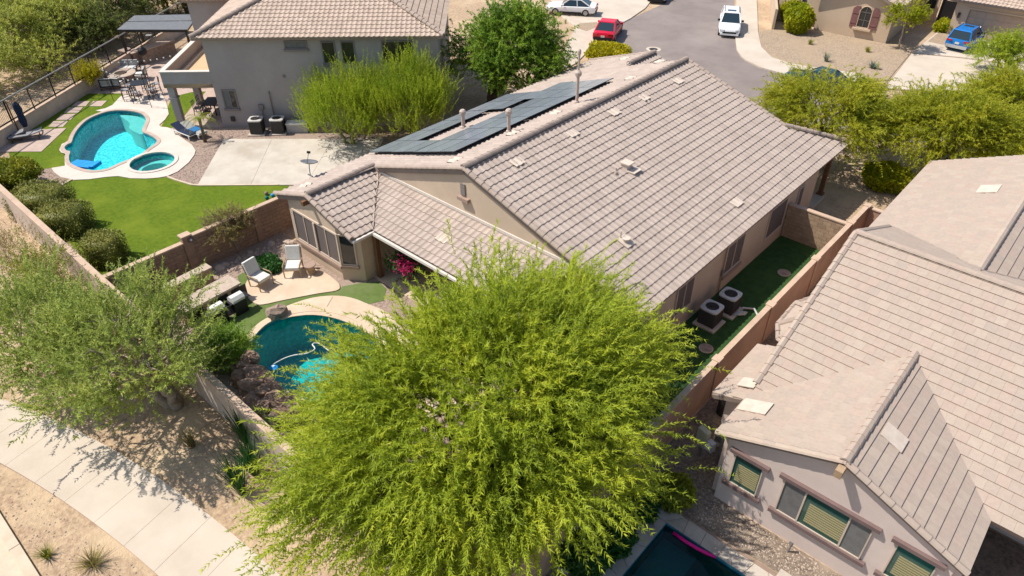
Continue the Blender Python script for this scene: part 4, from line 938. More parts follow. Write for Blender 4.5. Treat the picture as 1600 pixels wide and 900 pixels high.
# ================================================================== GREY TWO-STOREY HOUSE
LR = rad(43.4); LA = (-43.35, 19.87, 0)
hl = thing('house', 'two-storey grey stucco house with barrel tile hip roof and balcony on columns', 'house', LA, LR)
LM = Matrix.Translation(LA) @ Matrix.Rotation(LR, 4, 'Z'); LI = LM.inverted()
lp = lambda b, n, m, par=hl, **k: b.build(n, m, par, **k)
lp(MB().box((7.2, 6, 2.9), (14.4, 12, 5.8)), 'wall', 'stucco_grey')
lp(MB().box((-1.9, 12.0, 2.9), (3.7, 7, 5.8)), 'wall', 'stucco_grey')
k_ = 0.36; ez = 5.93
b = MB()
def dk_(pts, n): deck(b, pts, n)
E0, E1, D = -0.45, 14.85, 12.9; hm = D / 2
dk_([(E0, -.45, ez), (E1, -.45, ez), (E1 - hm, -.45 + hm, ez + k_ * hm), (E0 + hm, -.45 + hm, ez + k_ * hm)], (0, -k_, 1))
dk_([(E0, D - .45, ez), (E0, -.45, ez), (E0 + hm, hm - .45, ez + k_ * hm)], (-k_, 0, 1))
dk_([(E1, -.45, ez), (E1, D - .45, ez), (E1 - hm, hm - .45, ez + k_ * hm)], (k_, 0, 1))
dk_([(E1, D - .45, ez), (E0, D - .45, ez), (E0 + hm, hm - .45, ez + k_ * hm), (E1 - hm, hm - .45, ez + k_ * hm)], (0, k_, 1))
dk_([(-4.1, 8.1, ez - .02), (0.2, 8.1, ez - .02), (3.9, 11.8, ez + k_ * 3.7), (-0.4, 11.8, ez + k_ * 3.7)], (0, -k_, 1))
dk_([(-4.1, 15.6, ez - .02), (-4.1, 8.1, ez - .02), (-0.4, 11.8, ez + k_ * 3.7)], (-k_, 0, 1))
lroof = lp(b, 'roof', 'fascia')
LT = Roof(lroof, 's', 'tile_s_tan', M=LM)
LT.plane((E0, -.45, ez), (1, 0, 0), (0, 1, k_), hm, lambda x: x, lambda x: 15.3 - x)
LT.plane((E0, D - .45, ez), (0, -1, 0), (1, 0, k_), hm, lambda x: x, lambda x: D - x)
LT.plane((E1, -.45, ez), (0, 1, 0), (-1, 0, k_), hm, lambda x: x, lambda x: D - x)
LT.plane((-4.1, 8.1, ez - .02), (1, 0, 0), (0, 1, k_), 3.7, lambda x: x, C0(4.6))
LT.plane((-4.1, 15.6, ez - .02), (0, -1, 0), (1, 0, k_), 3.7, lambda x: x, lambda x: 7.5 - x)
cp = dict(m='ridge_cap', r=0.15, lift=0.05)
caps(lroof, (E0, -.45, ez + .03), (E0 + hm, hm - .45, ez + k_ * hm), **cp); caps(lroof, (E1, -.45, ez + .03), (E1 - hm, hm - .45, ez + k_ * hm), **cp)
caps(lroof, (E0 + hm, hm - .45, ez + k_ * hm), (E1 - hm, hm - .45, ez + k_ * hm), **cp); caps(lroof, (-4.1, 8.1, ez), (-0.4, 11.8, ez + k_ * 3.7), **cp)
LT.finish(300)
# balcony
lp(MB().box((-1.55, 4.2, 2.82), (3.1, 8.4, 0.26)), 'balcony_floor', 'terrace')
lp(MB().box((-1.56, 0.1, 3.2), (3.1, 0.2, 1.02)).box((-3.02, 4.3, 3.2), (0.2, 8.2, 1.02)).box((-1.5, 8.32, 3.2), (2.8, 0.2, 1.02)), 'parapet', 'stucco_grey')
lp(MB().box((-1.56, 0.1, 3.735), (3.16, 0.3, 0.05)).box((-3.02, 4.34, 3.735), (0.3, 8.18, 0.05)), 'parapet_cap', 'fascia_white')
lp(MB().box((-2.6, 4.3, 3.0), (0.08, 7.6, 0.1)), 'curb_strip', 'fascia_white')
for cy in (0.28, 4.0, 7.9):
    lp(MB().box((-2.78, cy, 1.35), (0.42, 0.42, 2.7)).box((-2.78, cy, 1.98), (0.54, 0.54, 0.1)).box((-2.78, cy, 0.12), (0.52, 0.52, 0.24)), 'column', 'stucco_grey')
def lw(x0, x1, z0_, z1_, panes=((0, 1),), mp='glass_dark', **k): return window(hl, (x0, 0, z0_), (1, 0, 0), (0, -1, 0), x1 - x0, z1_ - z0_, panes, m_pane=mp, m_frame='trim_grey', world=False, **k)
lw(0.50, 1.24, 1.40, 2.50, ((0, .55), (.55, 1)), ('screen_grey', 'glass_dark'), sill='trim_grey')
lw(5.05, 6.3, 5.2, 5.55, h2, 'screen_grey', sill='trim_grey'); lw(7.3, 8.0, 4.25, 5.5, sill='trim_grey'); lw(8.5, 9.2, 4.25, 5.5); lw(11.0, 12.8, 4.3, 5.5, h2)
lp(MB().tube([(2.05 + 1.4, -0.06, 0.05), (2.05 + 1.4, -0.06, 2.4)], 0.04).tube([(2.75, -0.05, 0.3), (2.75, -0.05, 1.35)], 0.03), 'conduit', 'trim_grey')
lp(MB().box((2.75, -0.08, 1.4), (0.3, 0.14, 0.36)), 'junction_box', 'trim_grey')
lp(MB().box((0.75, -0.05, 0.6), (0.25, 0.1, 0.3)), 'outlet_box', 'metal_dark')
lp(MB().box((4.6, -0.03, 3.4), (0.16, 0.06, 0.16)), 'wall_vent', 'trim_grey')

# ================================================================== HOUSES ACROSS THE STREET
A1, B1 = G(1262, 45), G(1383, 68.5)
ang = math.atan2(B1.y - A1.y, B1.x - A1.x)
h3 = thing('house', 'tan stucco house across the street with arched window and dark red shutters', 'house', tuple(A1), ang)
L3 = (B1 - A1).length
q3 = lambda b, n, m, par=h3, **k: b.build(n, m, par, **k)
q3(MB().slab([(0.5, 0, 0), (L3, 0, 0), (L3, 0, 3.0), (L3 / 2 + 0.2, 0, 4.3), (0.5, 0, 3.1)], (0, 0.25, 0)), 'gable_wall', 'stucco_tan')
q3(MB().box((L3 - 0.13, 5, 1.5), (0.24, 9.4, 3.0)), 'wall', 'stucco_tan')
q3(MB().box((-1.5, 1.2, 1.3), (3.9, 0.25, 2.6)), 'wall', 'stucco_tan')
q3(MB().box((-1.1, 0.85, 0.75), (2.4, 0.5, 0.12)), 'wall_ledge', 'fascia_white')
xr = L3 / 2 + 0.2
b = MB(); rn = 0.38
deck(b, [(L3 + 0.45, -0.45, 3.05), (L3 + 0.45, 10, 3.05), (xr, 10, 3.05 + rn * (L3 + .45 - xr)), (xr, -0.45, 3.05 + rn * (L3 + .45 - xr))], (rn, 0, 1))
deck(b, [(-0.2, 10, 3.05 + 0 * rn), (-0.2, -0.45, 3.05), (xr, -0.45, 3.05 + rn * (L3 + .45 - xr)), (xr, 10, 3.05 + rn * (L3 + .45 - xr))], (-rn, 0, 1))
r3 = q3(b, 'roof', 'fascia')
M3 = Matrix.Translation(A1) @ Matrix.Rotation(ang, 4, 'Z')
T3 = Roof(r3, 's', 'tile_s_tan', M=M3)
T3.plane((L3 + 0.45, -0.45, 3.05), (0, 1, 0), (-1, 0, rn), L3 + .45 - xr, C0(0), C0(10.4)); T3.finish(40)
M3i = M3.inverted()
def on3(x, y): return M3i @ onplane(x, y, A1, M3.to_3x3() @ Vector((0, 1, 0)))
wl_, wr_ = on3(1337, 43), on3(1356, 47)
cx3 = (wl_.x + wr_.x) / 2; ww = 1.0; zb, zt = 0.95, 2.2
arc = [(cx3 + ww / 2 * math.cos(a), zt + ww / 2 * math.sin(a)) for a in np.linspace(0, math.pi, 11)]
out = [(cx3 - ww / 2, zb), (cx3 + ww / 2, zb)] + arc
wf = MB().slab([(x, -0.02, z) for x, z in out], (0, 0.03, 0)).build('window', 'glass_dark', h3)
b = MB().tube([(x, -0.05, z) for x, z in [(cx3 + ww / 2, zb)] + arc + [(cx3 - ww / 2, zb), (cx3 + ww / 2, zb)]], 0.05, 6); b.build('frame', 'stucco_tan', wf)
MB().bar((cx3, -0.04, zb), (cx3, -0.04, zt + ww / 2), 0.04).bar((cx3 - ww / 2, -0.04, zt), (cx3 + ww / 2, -0.04, zt), 0.04).bar((cx3 - ww / 2, -0.04, 1.55), (cx3 + ww / 2, -0.04, 1.55), 0.03).build('glazing_bar', 'screen_grey', wf)
MB().box((cx3, -0.12, zb - 0.12), (1.5, 0.3, 0.16)).build('sill', 'stucco_tan', wf)
for s in (-1, 1):
    xo = cx3 + s * 0.82; pts = [(xo - 0.27, zb - 0.05), (xo + 0.27, zb - 0.05), (xo + 0.27, zt + (0.2 if s > 0 else 0.45)), (xo + 0.05 * s, zt + 0.42), (xo - 0.27, zt + (0.45 if s > 0 else 0.2))]
    sh_ = MB().slab([(x, -0.07, z) for x, z in pts], (0, 0.06, 0)).build('shutter', 'shutter', h3)
    MB().box((xo, -0.085, 1.25), (0.5, 0.03, 0.1)).box((xo, -0.085, 2.05), (0.5, 0.03, 0.1)).build('batten', 'shutter', sh_)
q3(MB().box((-1.2, 1.05, 1.9), (0.35, 0.06, 0.55)), 'window', 'glass_dark')
q3(MB().box((L3 + 0.02, 1.2, 1.9), (0.16, 0.16, 0.4)), 'wall_lantern', 'metal_dark')
A4, B4 = G(1478, 54), G(1600, 76)
ang4 = math.atan2(B4.y - A4.y, B4.x - A4.x)
h4 = thing('house', 'tan stucco house across the street with wide tan garage door', 'house', tuple(A4), ang4)
q4 = lambda b, n, m, par=h4, **k: b.build(n, m, par, **k)
q4(MB().box((0.55, 0.15, 1.5), (1.1, 0.3, 3.0)).box((7.6, 0.15, 1.5), (2.6, 0.3, 3.0)).box((3.7, 0.15, 2.68), (5.2, 0.3, 0.64)), 'wall', 'stucco_tan')
q4(MB().box((0.12, 5, 1.5), (0.24, 9.3, 3.0)), 'wall', 'stucco_tan')
q4(MB().box((3.7, 0.02, 2.42), (5.4, 0.12, 0.14)).box((3.7, -0.02, 2.86), (9.0, 0.1, 0.22)), 'lintel', 'stucco_tan')
gd = q4(MB().box((3.7, 0.28, 1.17), (5.2, 0.06, 2.34)), 'garage_door', 'garage_door')
for r in range(4):
    for c in range(8): MB().box((1.42 + c * 0.65, 0.24, 0.32 + r * 0.57), (0.54, 0.03, 0.44)).build('door_panel', 'garage_door', gd)
b = MB(); deck(b, [(-0.5, -0.6, 3.05), (9.5, -0.6, 3.05), (9.5, 5, 3.05 + .38 * 5.6), (-0.5, 5, 3.05 + .38 * 5.6)], (0, -.38, 1)); deck(b, [(9.5, 10.6, 3.05), (-0.5, 10.6, 3.05), (-0.5, 5, 3.05 + .38 * 5.6), (9.5, 5, 3.05 + .38 * 5.6)], (0, .38, 1))
r4 = q4(b, 'roof', 'fascia')
T4 = Roof(r4, 's', 'tile_s_tan', M=Matrix.Translation(A4) @ Matrix.Rotation(ang4, 4, 'Z')); T4.plane((-0.5, -0.6, 3.05), (1, 0, 0), (0, 1, .38), 5.6, C0(0), C0(10)); T4.finish(60)
q4(MB().box((0.45, -0.08, 1.75), (0.18, 0.18, 0.42)), 'wall_lantern', 'metal_dark')
q4(MB().box((-2.6, 3.6, 1.5), (1.6, 0.3, 3.0)).box((-3.6, 1.9, 1.5), (0.3, 3.4, 3.0)), 'entry_wall', 'stucco_tan')
q4(MB().box((-1.0, 3.7, 1.1), (1.4, 0.1, 2.2)), 'entry_gate', 'metal_black')
q4(MB().box((-2.5, 3.42, 1.7), (0.8, 0.06, 1.2)), 'window', 'glass_dark')

# ================================================================== WALLS AND FENCES
def block_wall(root, x0, y0, d, L, h, thick, n, m, bl=0.4, bh=0.2, z0=0.0, name='block'):
    """face of single blocks on the side n of a wall core"""
    d = Vector(d); n = Vector(n)
    core = MB(); a = Vector((x0, y0, z0)); q = a + d * L
    core.slab([a, q, q + Vector((0, 0, h)), a + Vector((0, 0, h))], -n * (thick - 0.03)); core.build('wall_core', 'mortar', root, world=True)
    g = 0.006; rows = int(round(h / bh)); cols = int(math.ceil(L / bl))
    def bm_(w): return MB().slab([d * g + Vector((0, 0, g)), d * (w - g) + Vector((0, 0, g)), d * (w - g) + Vector((0, 0, bh - g)), d * g + Vector((0, 0, bh - g))], n * 0.03).mesh(name, m)
    full = bm_(bl); half = bm_(bl / 2)
    for r in range(rows):
        s = 0.0; first = r % 2
        while s < L - 0.05:
            w = bl / 2 if (first or s + bl > L + 0.01) else bl; first = 0
            if s + w > L + 0.01: break
            o = link(name, half if w < bl else full, root); o.matrix_basis = Matrix.Translation(a + d * s + Vector((0, 0, r * bh))); o.matrix_parent_inverse = base_inv(root); s += w
wallL = thing('garden_wall', 'brown concrete block wall between the green lawn and the round patio', 'wall', (-29.5, 11, 0))
block_wall(wallL, -29.45, 6.6, (0, 1, 0), 3.6, 1.6, 0.2, (1, 0, 0), 'block')
block_wall(wallL, -29.45, 10.6, (0, 1, 0), 5.6, 1.8, 0.2, (1, 0, 0), 'block')
MB().box((-29.5, 10.4, 0.98), (0.32, 0.42, 1.96)).build('pilaster', 'block', wallL, world=True); MB().box((-29.5, 10.4, 2.0), (0.4, 0.5, 0.07)).build('pilaster_cap', 'wall_cap', wallL, world=True)
MB().box((-29.53, 8.4, 1.64), (0.26, 3.6, 0.07)).build('coping', 'wall_cap', wallL, world=True); MB().box((-29.53, 13.4, 1.84), (0.26, 5.58, 0.07)).build('coping', 'wall_cap', wallL, world=True); MB().box((-29.53, 19, 0.93), (0.2, 5.6, 1.86)).build('wall_core', 'block', wallL, world=True)
MB().box((-29.40, 13.9, 0.9), (0.06, 0.3, 1.8)).build('pilaster', 'block', wallL, world=True)
wallS = thing('garden_wall', 'tan block return wall closing the narrow side yard of the beige house', 'wall', (-8.7, 31.9, 0))
block_wall(wallS, -10.2, 31.9, (1, 0, 0), 2.84, 1.8, 0.2, (0, -1, 0), 'block_tan')
MB().box((-8.78, 31.97, 1.83), (2.84, 0.26, 0.06)).build('coping', 'wall_cap', wallS, world=True)
wallR = thing('garden_wall', 'orange-brown stucco wall with pilasters between the two side yards', 'wall', (-7.25, 22, 0))
ys = [6.6, 10.9, 15.1, 19.35, 23.7, 28.1, 32.2, 34.3]
for a, c in zip(ys[:-1], ys[1:]):
    MB().box((-7.24, (a + c) / 2, 0.9), (0.17, c - a - 0.06, 1.8)).build('wall_panel', 'wall_orange', wallR, world=True)
    MB().box((-7.24, (a + c) / 2, 1.835), (0.22, c - a - 0.36, 0.07)).build('coping', 'wall_cap', wallR, world=True)
for y in ys: MB().box((-7.24, y, 0.92), (0.26, 0.3, 1.86)).build('pilaster', 'wall_orange', wallR, world=True); MB().box((-7.24, y, 1.88), (0.32, 0.36, 0.06)).build('pilaster_cap', 'wall_cap', wallR, world=True)
wallF = thing('garden_wall', 'short orange stucco return wall beside the pale flat tile roof', 'wall', (-6.2, 34.4, 0))
MB().box((-6.05, 34.4, 0.85), (2.1, 0.17, 1.7)).build('wall_panel', 'wall_orange', wallF, world=True); MB().box((-6.05, 34.4, 1.73), (2.1, 0.24, 0.06)).build('coping', 'wall_cap', wallF, world=True)
wallB = thing('garden_wall', 'long tan back wall with cap along the dirt strip by the path', 'wall', (-25, 6.45, 0))
xs_ = list(np.arange(-48.6, -7.0, 4.6)) + [-7.2]
for a, c in zip(xs_[:-1], xs_[1:]):
    MB().box(((a + c) / 2, 6.45, 0.87), (c - a - 0.03, 0.2, 1.74)).build('wall_panel', 'wall_street', wallB, world=True)
    MB().box(((a + c) / 2, 6.45, 1.775), (c - a - 0.012, 0.27, 0.07)).build('coping', 'wall_cap', wallB, world=True)
# view fence: low wall with a black rail fence above
vA, vB = Vector((-49.2, 6.5, 0)), Vector((-64.6, 28.5, 0)); vd = (vB - vA).normalized(); VL = (vB - vA).length; vr = math.atan2(vd.y, vd.x)
vf = thing('view_fence', 'low tan wall with tall thin metal rail fence along the desert wash', 'fence', tuple(vA), vr)
MB().box((VL / 2, 0, 0.45), (VL, 0.2, 0.9)).build('low_wall', 'wall_street', vf); MB().box((VL / 2, 0, 0.93), (VL, 0.28, 0.06)).build('coping', 'wall_cap', vf)
for zz in (1.12, 2.42): MB().box((VL / 2, 0, zz), (VL, 0.07, 0.07)).build('rail', 'metal_grey' if zz > 2 else 'metal_black', vf)
for k in range(13): MB().box((0.3 + k * 2.18, 0, 1.7), (0.06, 0.06, 1.5)).build('post', 'metal_black', vf)
pk = MB()
for k in range(int(VL / 0.125)): pk.box((0.1 + k * 0.125, 0, 1.77), (0.014, 0.014, 1.28))
tag(pk.build('pickets', 'metal_black', vf), kind='stuff')
wg = thing('garden_wall', 'pale block wall and dark gate opening beside the round yellow-green bushes', 'wall', tuple(G(1208, 47)))
g0, g1 = G(1207, 47), G(1203, -25)
MB().bar((g0.x, g0.y, 0.9), (g1.x, g1.y, 0.9), 0.22, 1.8).build('wall_panel', 'stucco_tan', wg, world=True)
g2, g3 = G(1212, 22), G(1262, 40); MB().bar((g2.x, g2.y, 0.8), (g3.x, g3.y, 0.8), 0.22, 1.6).build('wall_panel', 'block_tan', wg, world=True)
# ================================================================== PLANTS
def unit(a): return a / np.maximum(np.linalg.norm(a, axis=-1, keepdims=True), 1e-9)
def shoot_leaves(B, D, length, nodes, per, ll, lw, droop, spread=0.8, jit=0.25):
    """leaf blades set along arching shoots; returns (k,3,3) triangles"""
    n = len(B); L = length * rng.uniform(0.6, 1.25, (n, 1, 1))
    t = np.linspace(0.08, 1, nodes)[None, :, None]
    D = unit(D)
    pos = B[:, None] + D[:, None] * L * t; pos[..., 2:3] -= droop * L * t ** 2
    tan = D[:, None] + np.zeros_like(pos); tan[..., 2:3] -= 2 * droop * t; tan = unit(tan)
    pos = np.repeat(pos[:, :, None], per, 2); tan = np.repeat(tan[:, :, None], per, 2)
    side = unit(np.cross(tan, rng.normal(size=tan.shape)))
    d = unit(tan * (1 - spread * 0.5) + side * spread + rng.normal(size=tan.shape) * jit)
    wv = unit(np.cross(d, rng.normal(size=d.shape) * 0.45 + np.array((-0.25, -0.1, 1.0))))
    s = rng.uniform(0.6, 1.3, d.shape[:-1] + (1,))
    tri = np.stack([pos - wv * lw * s, pos + wv * lw * s, pos + d * ll * s], axis=-2)
    return tri.reshape(-1, 3, 3)
def tri_obj(name, tri, m, parent):
    V = tri.reshape(-1, 3); Fq = np.arange(len(V)).reshape(-1, 3)
    return link(name, np_mesh(name, V, Fq, m), parent)
def wander(a, b, n, amp, sag=0.0):
    a, b = np.array(a), np.array(b); out = []
    for i in range(n + 1):
        t = i / n; p = a + (b - a) * t; p = p + rng.normal(size=3) * amp * math.sin(math.pi * t); p[2] += sag * math.sin(math.pi * t)
        out.append(tuple(p))
    return out
def tree(name, label, base, crown, rad3, ncl, shoots, leaf, m_leaf, m_bark, trunk_r=0.16, fork=0.35, cl_r=0.8, length=0.8, nodes=8, per=3, ll=0.13, lw=0.016, droop=0.35, up=0.15, outw=0.9, hollow=0.35, zmin=-0.55, cat='tree', group=None, limbs=True, trunks=1, spread=0.8, boughs=14, noise=0.45):
    base = Vector(base); t = thing(name, label, cat, tuple(base), 0, group)
    c = np.array(crown) - np.array(base); R = np.array(rad3)
    d = unit(rng.normal(size=(ncl * 4, 3))); d = d[d[:, 2] > zmin][:ncl]
    r = rng.uniform(hollow, 1.0, (len(d), 1)) ** 0.55
    lump = 1 + 0.15 * np.sin(d[:, :1] * 3.1 + base.x) * np.cos(d[:, 1:2] * 3.7 + base.y) + 0.10 * np.sin(d @ np.array((6.0, -4.0, 5.0)) + base.x * 2)[:, None]
    cl = c + d * r * R * lump * 0.9
    b = MB(); top = np.array((c[0] * fork, c[1] * fork, c[2] - R[2] * 0.72)); top[2] = max(top[2], 0.35)
    for k in range(trunks):
        a = 2 * math.pi * k / trunks; b0 = np.array((0.12 * math.cos(a), 0.12 * math.sin(a), -0.05)) * (trunks > 1) + np.array((0, 0, -0.05))
        tp = top + (np.array((0.5 * math.cos(a), 0.5 * math.sin(a), 0.15)) if trunks > 1 else 0)
        b.tube(wander(b0, tp, 5, 0.05), [trunk_r * (1.15 - 0.4 * i / 5) for i in range(6)], 8)
    big = []
    for k in range(boughs):                       # main boughs, then a limb to every leaf cluster
        g_ = c + unit(rng.normal(size=(1, 3)) * np.array((1, 1, 0.6)))[0] * R * 0.45; g_[2] = max(g_[2], top[2] + 0.2)
        big.append(g_); b.tube(wander(top, g_, 4, 0.12, 0.1), [trunk_r * (0.62 - 0.33 * i / 4) for i in range(5)], 6)
    if limbs and big:
        bg_ = np.array(big)
        for q in cl:
            s_ = bg_[np.argmin(np.linalg.norm(bg_ - q, axis=1))]
            b.tube(wander(s_, q, 3, 0.10, 0.05), [trunk_r * 0.24, trunk_r * 0.17, trunk_r * 0.11, trunk_r * 0.05], 4, cap=False)
    b.build('trunk', m_bark, t, smooth=True)
    B = cl[:, None] + rng.normal(size=(len(cl), shoots, 3)) * cl_r * np.array((1, 1, 0.7)) * rng.uniform(0.6, 1.3, (len(cl), 1, 1))
    B = B.reshape(-1, 3)
    B[:, 2] = np.maximum(B[:, 2], 0.1)
    hv = B - np.array((c[0], c[1], c[2] - R[2] * 0.6))
    D = unit(hv) * outw + rng.normal(size=B.shape) * noise + np.array((0, 0, up))
    tri = shoot_leaves(B, D, length, nodes, per, ll, lw, droop, spread)
    tri_obj('crown', tri, m_leaf, t)
    return t
def shrub(name, label, base, r3, n, ls, m_leaf, shape=2.2, cat='shrub', group=None, m_core='soil', flat=0.0, core=0.86, lw=0.45, lift=0.0, rz=0.0):
    base = Vector(base); t = thing(name, label, cat, tuple(base), 0, group); R = np.array(r3)
    d = unit(rng.normal(size=(n, 3)))
    k = (np.abs(d) ** shape).sum(1, keepdims=True) ** (-1 / shape)
    ph = rng.uniform(0, 6, 3)
    lump = 1 + (0.0 if shape > 5 else 1.0) * (0.09 * np.sin(d @ np.array((4.0, 2.0, 3.0)) + ph[0]) + 0.06 * np.sin(d @ np.array((-3.0, 7.0, 5.0)) + ph[1]))[:, None]
    p = d * k * lump * rng.uniform(0.80 if shape < 5 else 0.9, 1.03, (n, 1)) * R
    ca, sa_ = math.cos(rz), math.sin(rz); p[:, :2] = p[:, :2] @ np.array(((ca, sa_), (-sa_, ca)))
    p[:, 2] += R[2] * 0.92 + lift; p[:, 2] = np.maximum(p[:, 2], 0.02)
    o = unit(d + rng.normal(size=d.shape) * 0.8); w = unit(np.cross(o, rng.normal(size=o.shape) * 0.6 + np.array((-0.2, -0.1, 0.6)))); s = rng.uniform(0.6, 1.3, (n, 1)) * ls
    tri = np.stack([p - w * s * lw, p + w * s * lw, p + o * s], 1)
    tri_obj('foliage', tri, m_leaf, t)
    b = MB(); seg, rings = 12, 7
    for i in range(rings + 1):
        th = math.pi * i / rings
        for j in range(seg):
            a = 2 * math.pi * j / seg; v = np.array((math.sin(th) * math.cos(a), math.sin(th) * math.sin(a), math.cos(th)))
            q = v * (np.abs(v) ** shape).sum() ** (-1 / shape) * R * core; q[:2] = q[:2] @ np.array(((ca, sa_), (-sa_, ca))); q[2] = max(0.01, q[2] + R[2] * 0.92 + lift)
            b.v.append(tuple(q))
    for i in range(rings):
        for j in range(seg): b.f.append((i * seg + j, (i + 1) * seg + j, (i + 1) * seg + (j + 1) % seg, i * seg + (j + 1) % seg))
    b.build('stem', m_leaf, t, smooth=True)
    if lift > 0.05:
        s_ = MB()
        for k2 in range(4): s_.tube(wander((0.05 * k2, 0, 0), (rng.normal() * R[0] * 0.4, rng.normal() * R[1] * 0.4, lift + R[2] * 0.6), 3, 0.05), [0.05, 0.04, 0.03, 0.02], 5)
        s_.build('branch', 'bark', t)
    return t
def blades(name, label, base, n, h, spread_, w, m, cat='plant', group=None, arch=0.3):
    base = Vector(base); t = thing(name, label, cat, tuple(base), 0, group)
    a = rng.uniform(0, 6.283, n); o = rng.uniform(0, 0.12, (n, 1)) * np.stack([np.cos(a), np.sin(a)], 1); sp = rng.uniform(0.1, 1.0, n) * spread_; hh = h * rng.uniform(0.6, 1.1, n)
    dirx = np.stack([np.cos(a), np.sin(a)], 1); V = []; Fq = []
    ts = (0, 0.4, 0.75, 1.0)
    side = np.stack([-np.sin(a), np.cos(a)], 1)
    P_ = np.zeros((n, 4, 2, 3))
    for i, tt in enumerate(ts):
        xy = o + dirx * (sp * (tt ** (1 + arch * 2)))[:, None]; z = hh * tt * (1 - arch * 0.4 * tt); ww = w * (1 - tt * 0.85)
        for j, sg_ in enumerate((-1, 1)): P_[:, i, j, :2] = xy + side * ww * sg_; P_[:, i, j, 2] = z
    V = P_.reshape(-1, 3); f0 = np.array([(0, 1, 3, 2), (2, 3, 5, 4), (4, 5, 7, 6)])
    Fq = (f0[None] + (np.arange(n) * 8)[:, None, None]).reshape(-1, 4)
    link('leaves', np_mesh('leaves', V, Fq, m), t)
    return t

# --- the big lime green tree in the yard corner
tree('palo_verde_tree', 'huge feathery lime green tree spreading over the back yard corner and teal pool', (-10.3, 10.6, 0), (-10.25, 10.4, 3.85), (4.45, 6.9, 3.3), 250, 44, None, 'leaf_lime', 'bark', trunk_r=0.26, cl_r=0.55, length=1.35, nodes=13, per=4, ll=0.15, lw=0.0145, droop=0.42, up=0.22, outw=1.0, hollow=0.25, zmin=-0.4, boughs=20, spread=0.55, noise=0.3)
# --- airy grey-green trees by the path
ac = dict(cl_r=0.42, length=0.95, nodes=10, per=3, ll=0.13, lw=0.021, droop=0.15, up=0.45, outw=0.7, noise=0.35, spread=0.6, hollow=0.2, zmin=-0.6)
tree('acacia_tree', 'airy grey-green tree with bare pale limbs standing between the path and tan back wall', (-21.9, 5.5, 0), (-22.4, 4.6, 2.9), (3.9, 3.2, 2.3), 84, 22, None, 'leaf_acacia', 'bark_pale', trunk_r=0.19, trunks=3, **ac)
tree('acacia_tree', 'airy grey-green tree overhanging the pale path slabs', (-27.2, 3.6, 0), (-26.6, 3.3, 2.3), (3.3, 2.5, 1.9), 62, 22, None, 'leaf_acacia', 'bark_pale', trunk_r=0.16, trunks=3, **ac)
tree('desert_shrub', 'dry yellow-green shrub outside the back wall near the clipped hedges', (-32.5, 5.2, 0), (-32.4, 5.1, 1.2), (2.3, 1.1, 1.0), 40, 18, None, 'leaf_olive', 'bark_pale', trunk_r=0.06, trunks=3, cl_r=0.4, length=0.5, nodes=6, per=3, ll=0.10, lw=0.016, droop=0.1, up=0.4, boughs=6, cat='shrub')
tree('desert_shrub', 'dry brownish shrub outside the back wall under the airy tree', (-35.8, 5.0, 0), (-35.7, 5.0, 1.0), (1.7, 1.1, 0.9), 26, 16, None, 'leaf_dry', 'bark_pale', trunk_r=0.05, trunks=3, cl_r=0.35, length=0.45, nodes=6, per=3, ll=0.08, lw=0.012, droop=0.1, up=0.4, boughs=6, cat='shrub')
# --- upright lime trees at the grey house
pv = dict(cl_r=0.38, length=1.15, nodes=10, per=3, ll=0.16, lw=0.014, droop=-0.05, up=1.25, outw=0.55, hollow=0.2, zmin=-0.5, spread=0.35)
tree('palo_verde_tree', 'upright feathery yellow-green tree before the grey wall, beside the pale concrete slab', (-35.1, 23.9, 0), (-35.5, 24.0, 2.0), (2.9, 2.6, 1.9), 85, 26, None, 'leaf_palo', 'bark_green', trunk_r=0.1, trunks=3, **pv)
tree('palo_verde_tree', 'upright feathery yellow-green tree beside the solar panel roof, before the grey wall', (-32.9, 27.3, 0), (-32.8, 27.1, 2.3), (2.7, 2.6, 2.2), 90, 26, None, 'leaf_palo', 'bark_green', trunk_r=0.1, trunks=3, **pv)
# --- dense green tree in front of the driveway
tree('ash_tree', 'dense rounded dark and light green tree between grey house and driveway', (-33.3, 34.8, 0), tuple(G(802, 82, 3.7)), (3.9, 3.9, 2.9), 120, 40, None, 'leaf_green', 'bark', trunk_r=0.2, trunks=3, cl_r=0.55, length=0.6, nodes=7, per=4, ll=0.16, lw=0.03, droop=0.35, up=0.05, hollow=0.35, zmin=-0.5)
# --- front yard mesquites
mq = dict(noise=0.32, spread=0.6, cl_r=0.5, length=1.0, nodes=10, per=3, ll=0.16, lw=0.019, droop=0.45, up=0.1, outw=0.9, hollow=0.35, zmin=-0.45)
tree('mesquite_tree', 'bright green mesquite beside the front corner of the beige house', (-11.9, 40.6, 0), tuple(G(1295, 183, 3.0)), (3.3, 3.3, 2.1), 90, 36, None, 'leaf_mesquite', 'bark', trunk_r=0.15, trunks=2, **mq)
tree('mesquite_tree', 'broad bright green mesquite behind the pale flat tile roof', (-6.4, 43.4, 0), tuple(G(1475, 208, 2.8)), (3.7, 3.4, 2.1), 105, 38, None, 'leaf_mesquite', 'bark', trunk_r=0.16, trunks=2, **mq)
tree('mesquite_tree', 'broad bright green mesquite at the driveway mouth across from the tan garage', (-2.2, 46.5, 0), tuple(G(1592, 180, 2.8)), (3.6, 3.4, 2.1), 95, 36, None, 'leaf_mesquite', 'bark', trunk_r=0.16, trunks=2, **mq)
tree('acacia_tree', 'small soft pale green tree at the edge of the far driveway', tuple(G(1556, 112)), tuple(G(1562, 82, 1.7)), (1.7, 1.7, 1.2), 40, 34, None, 'leaf_palo', 'bark', trunk_r=0.08, cl_r=0.35, length=0.5, nodes=6, per=3, ll=0.16, lw=0.02, droop=0.3, boughs=6)
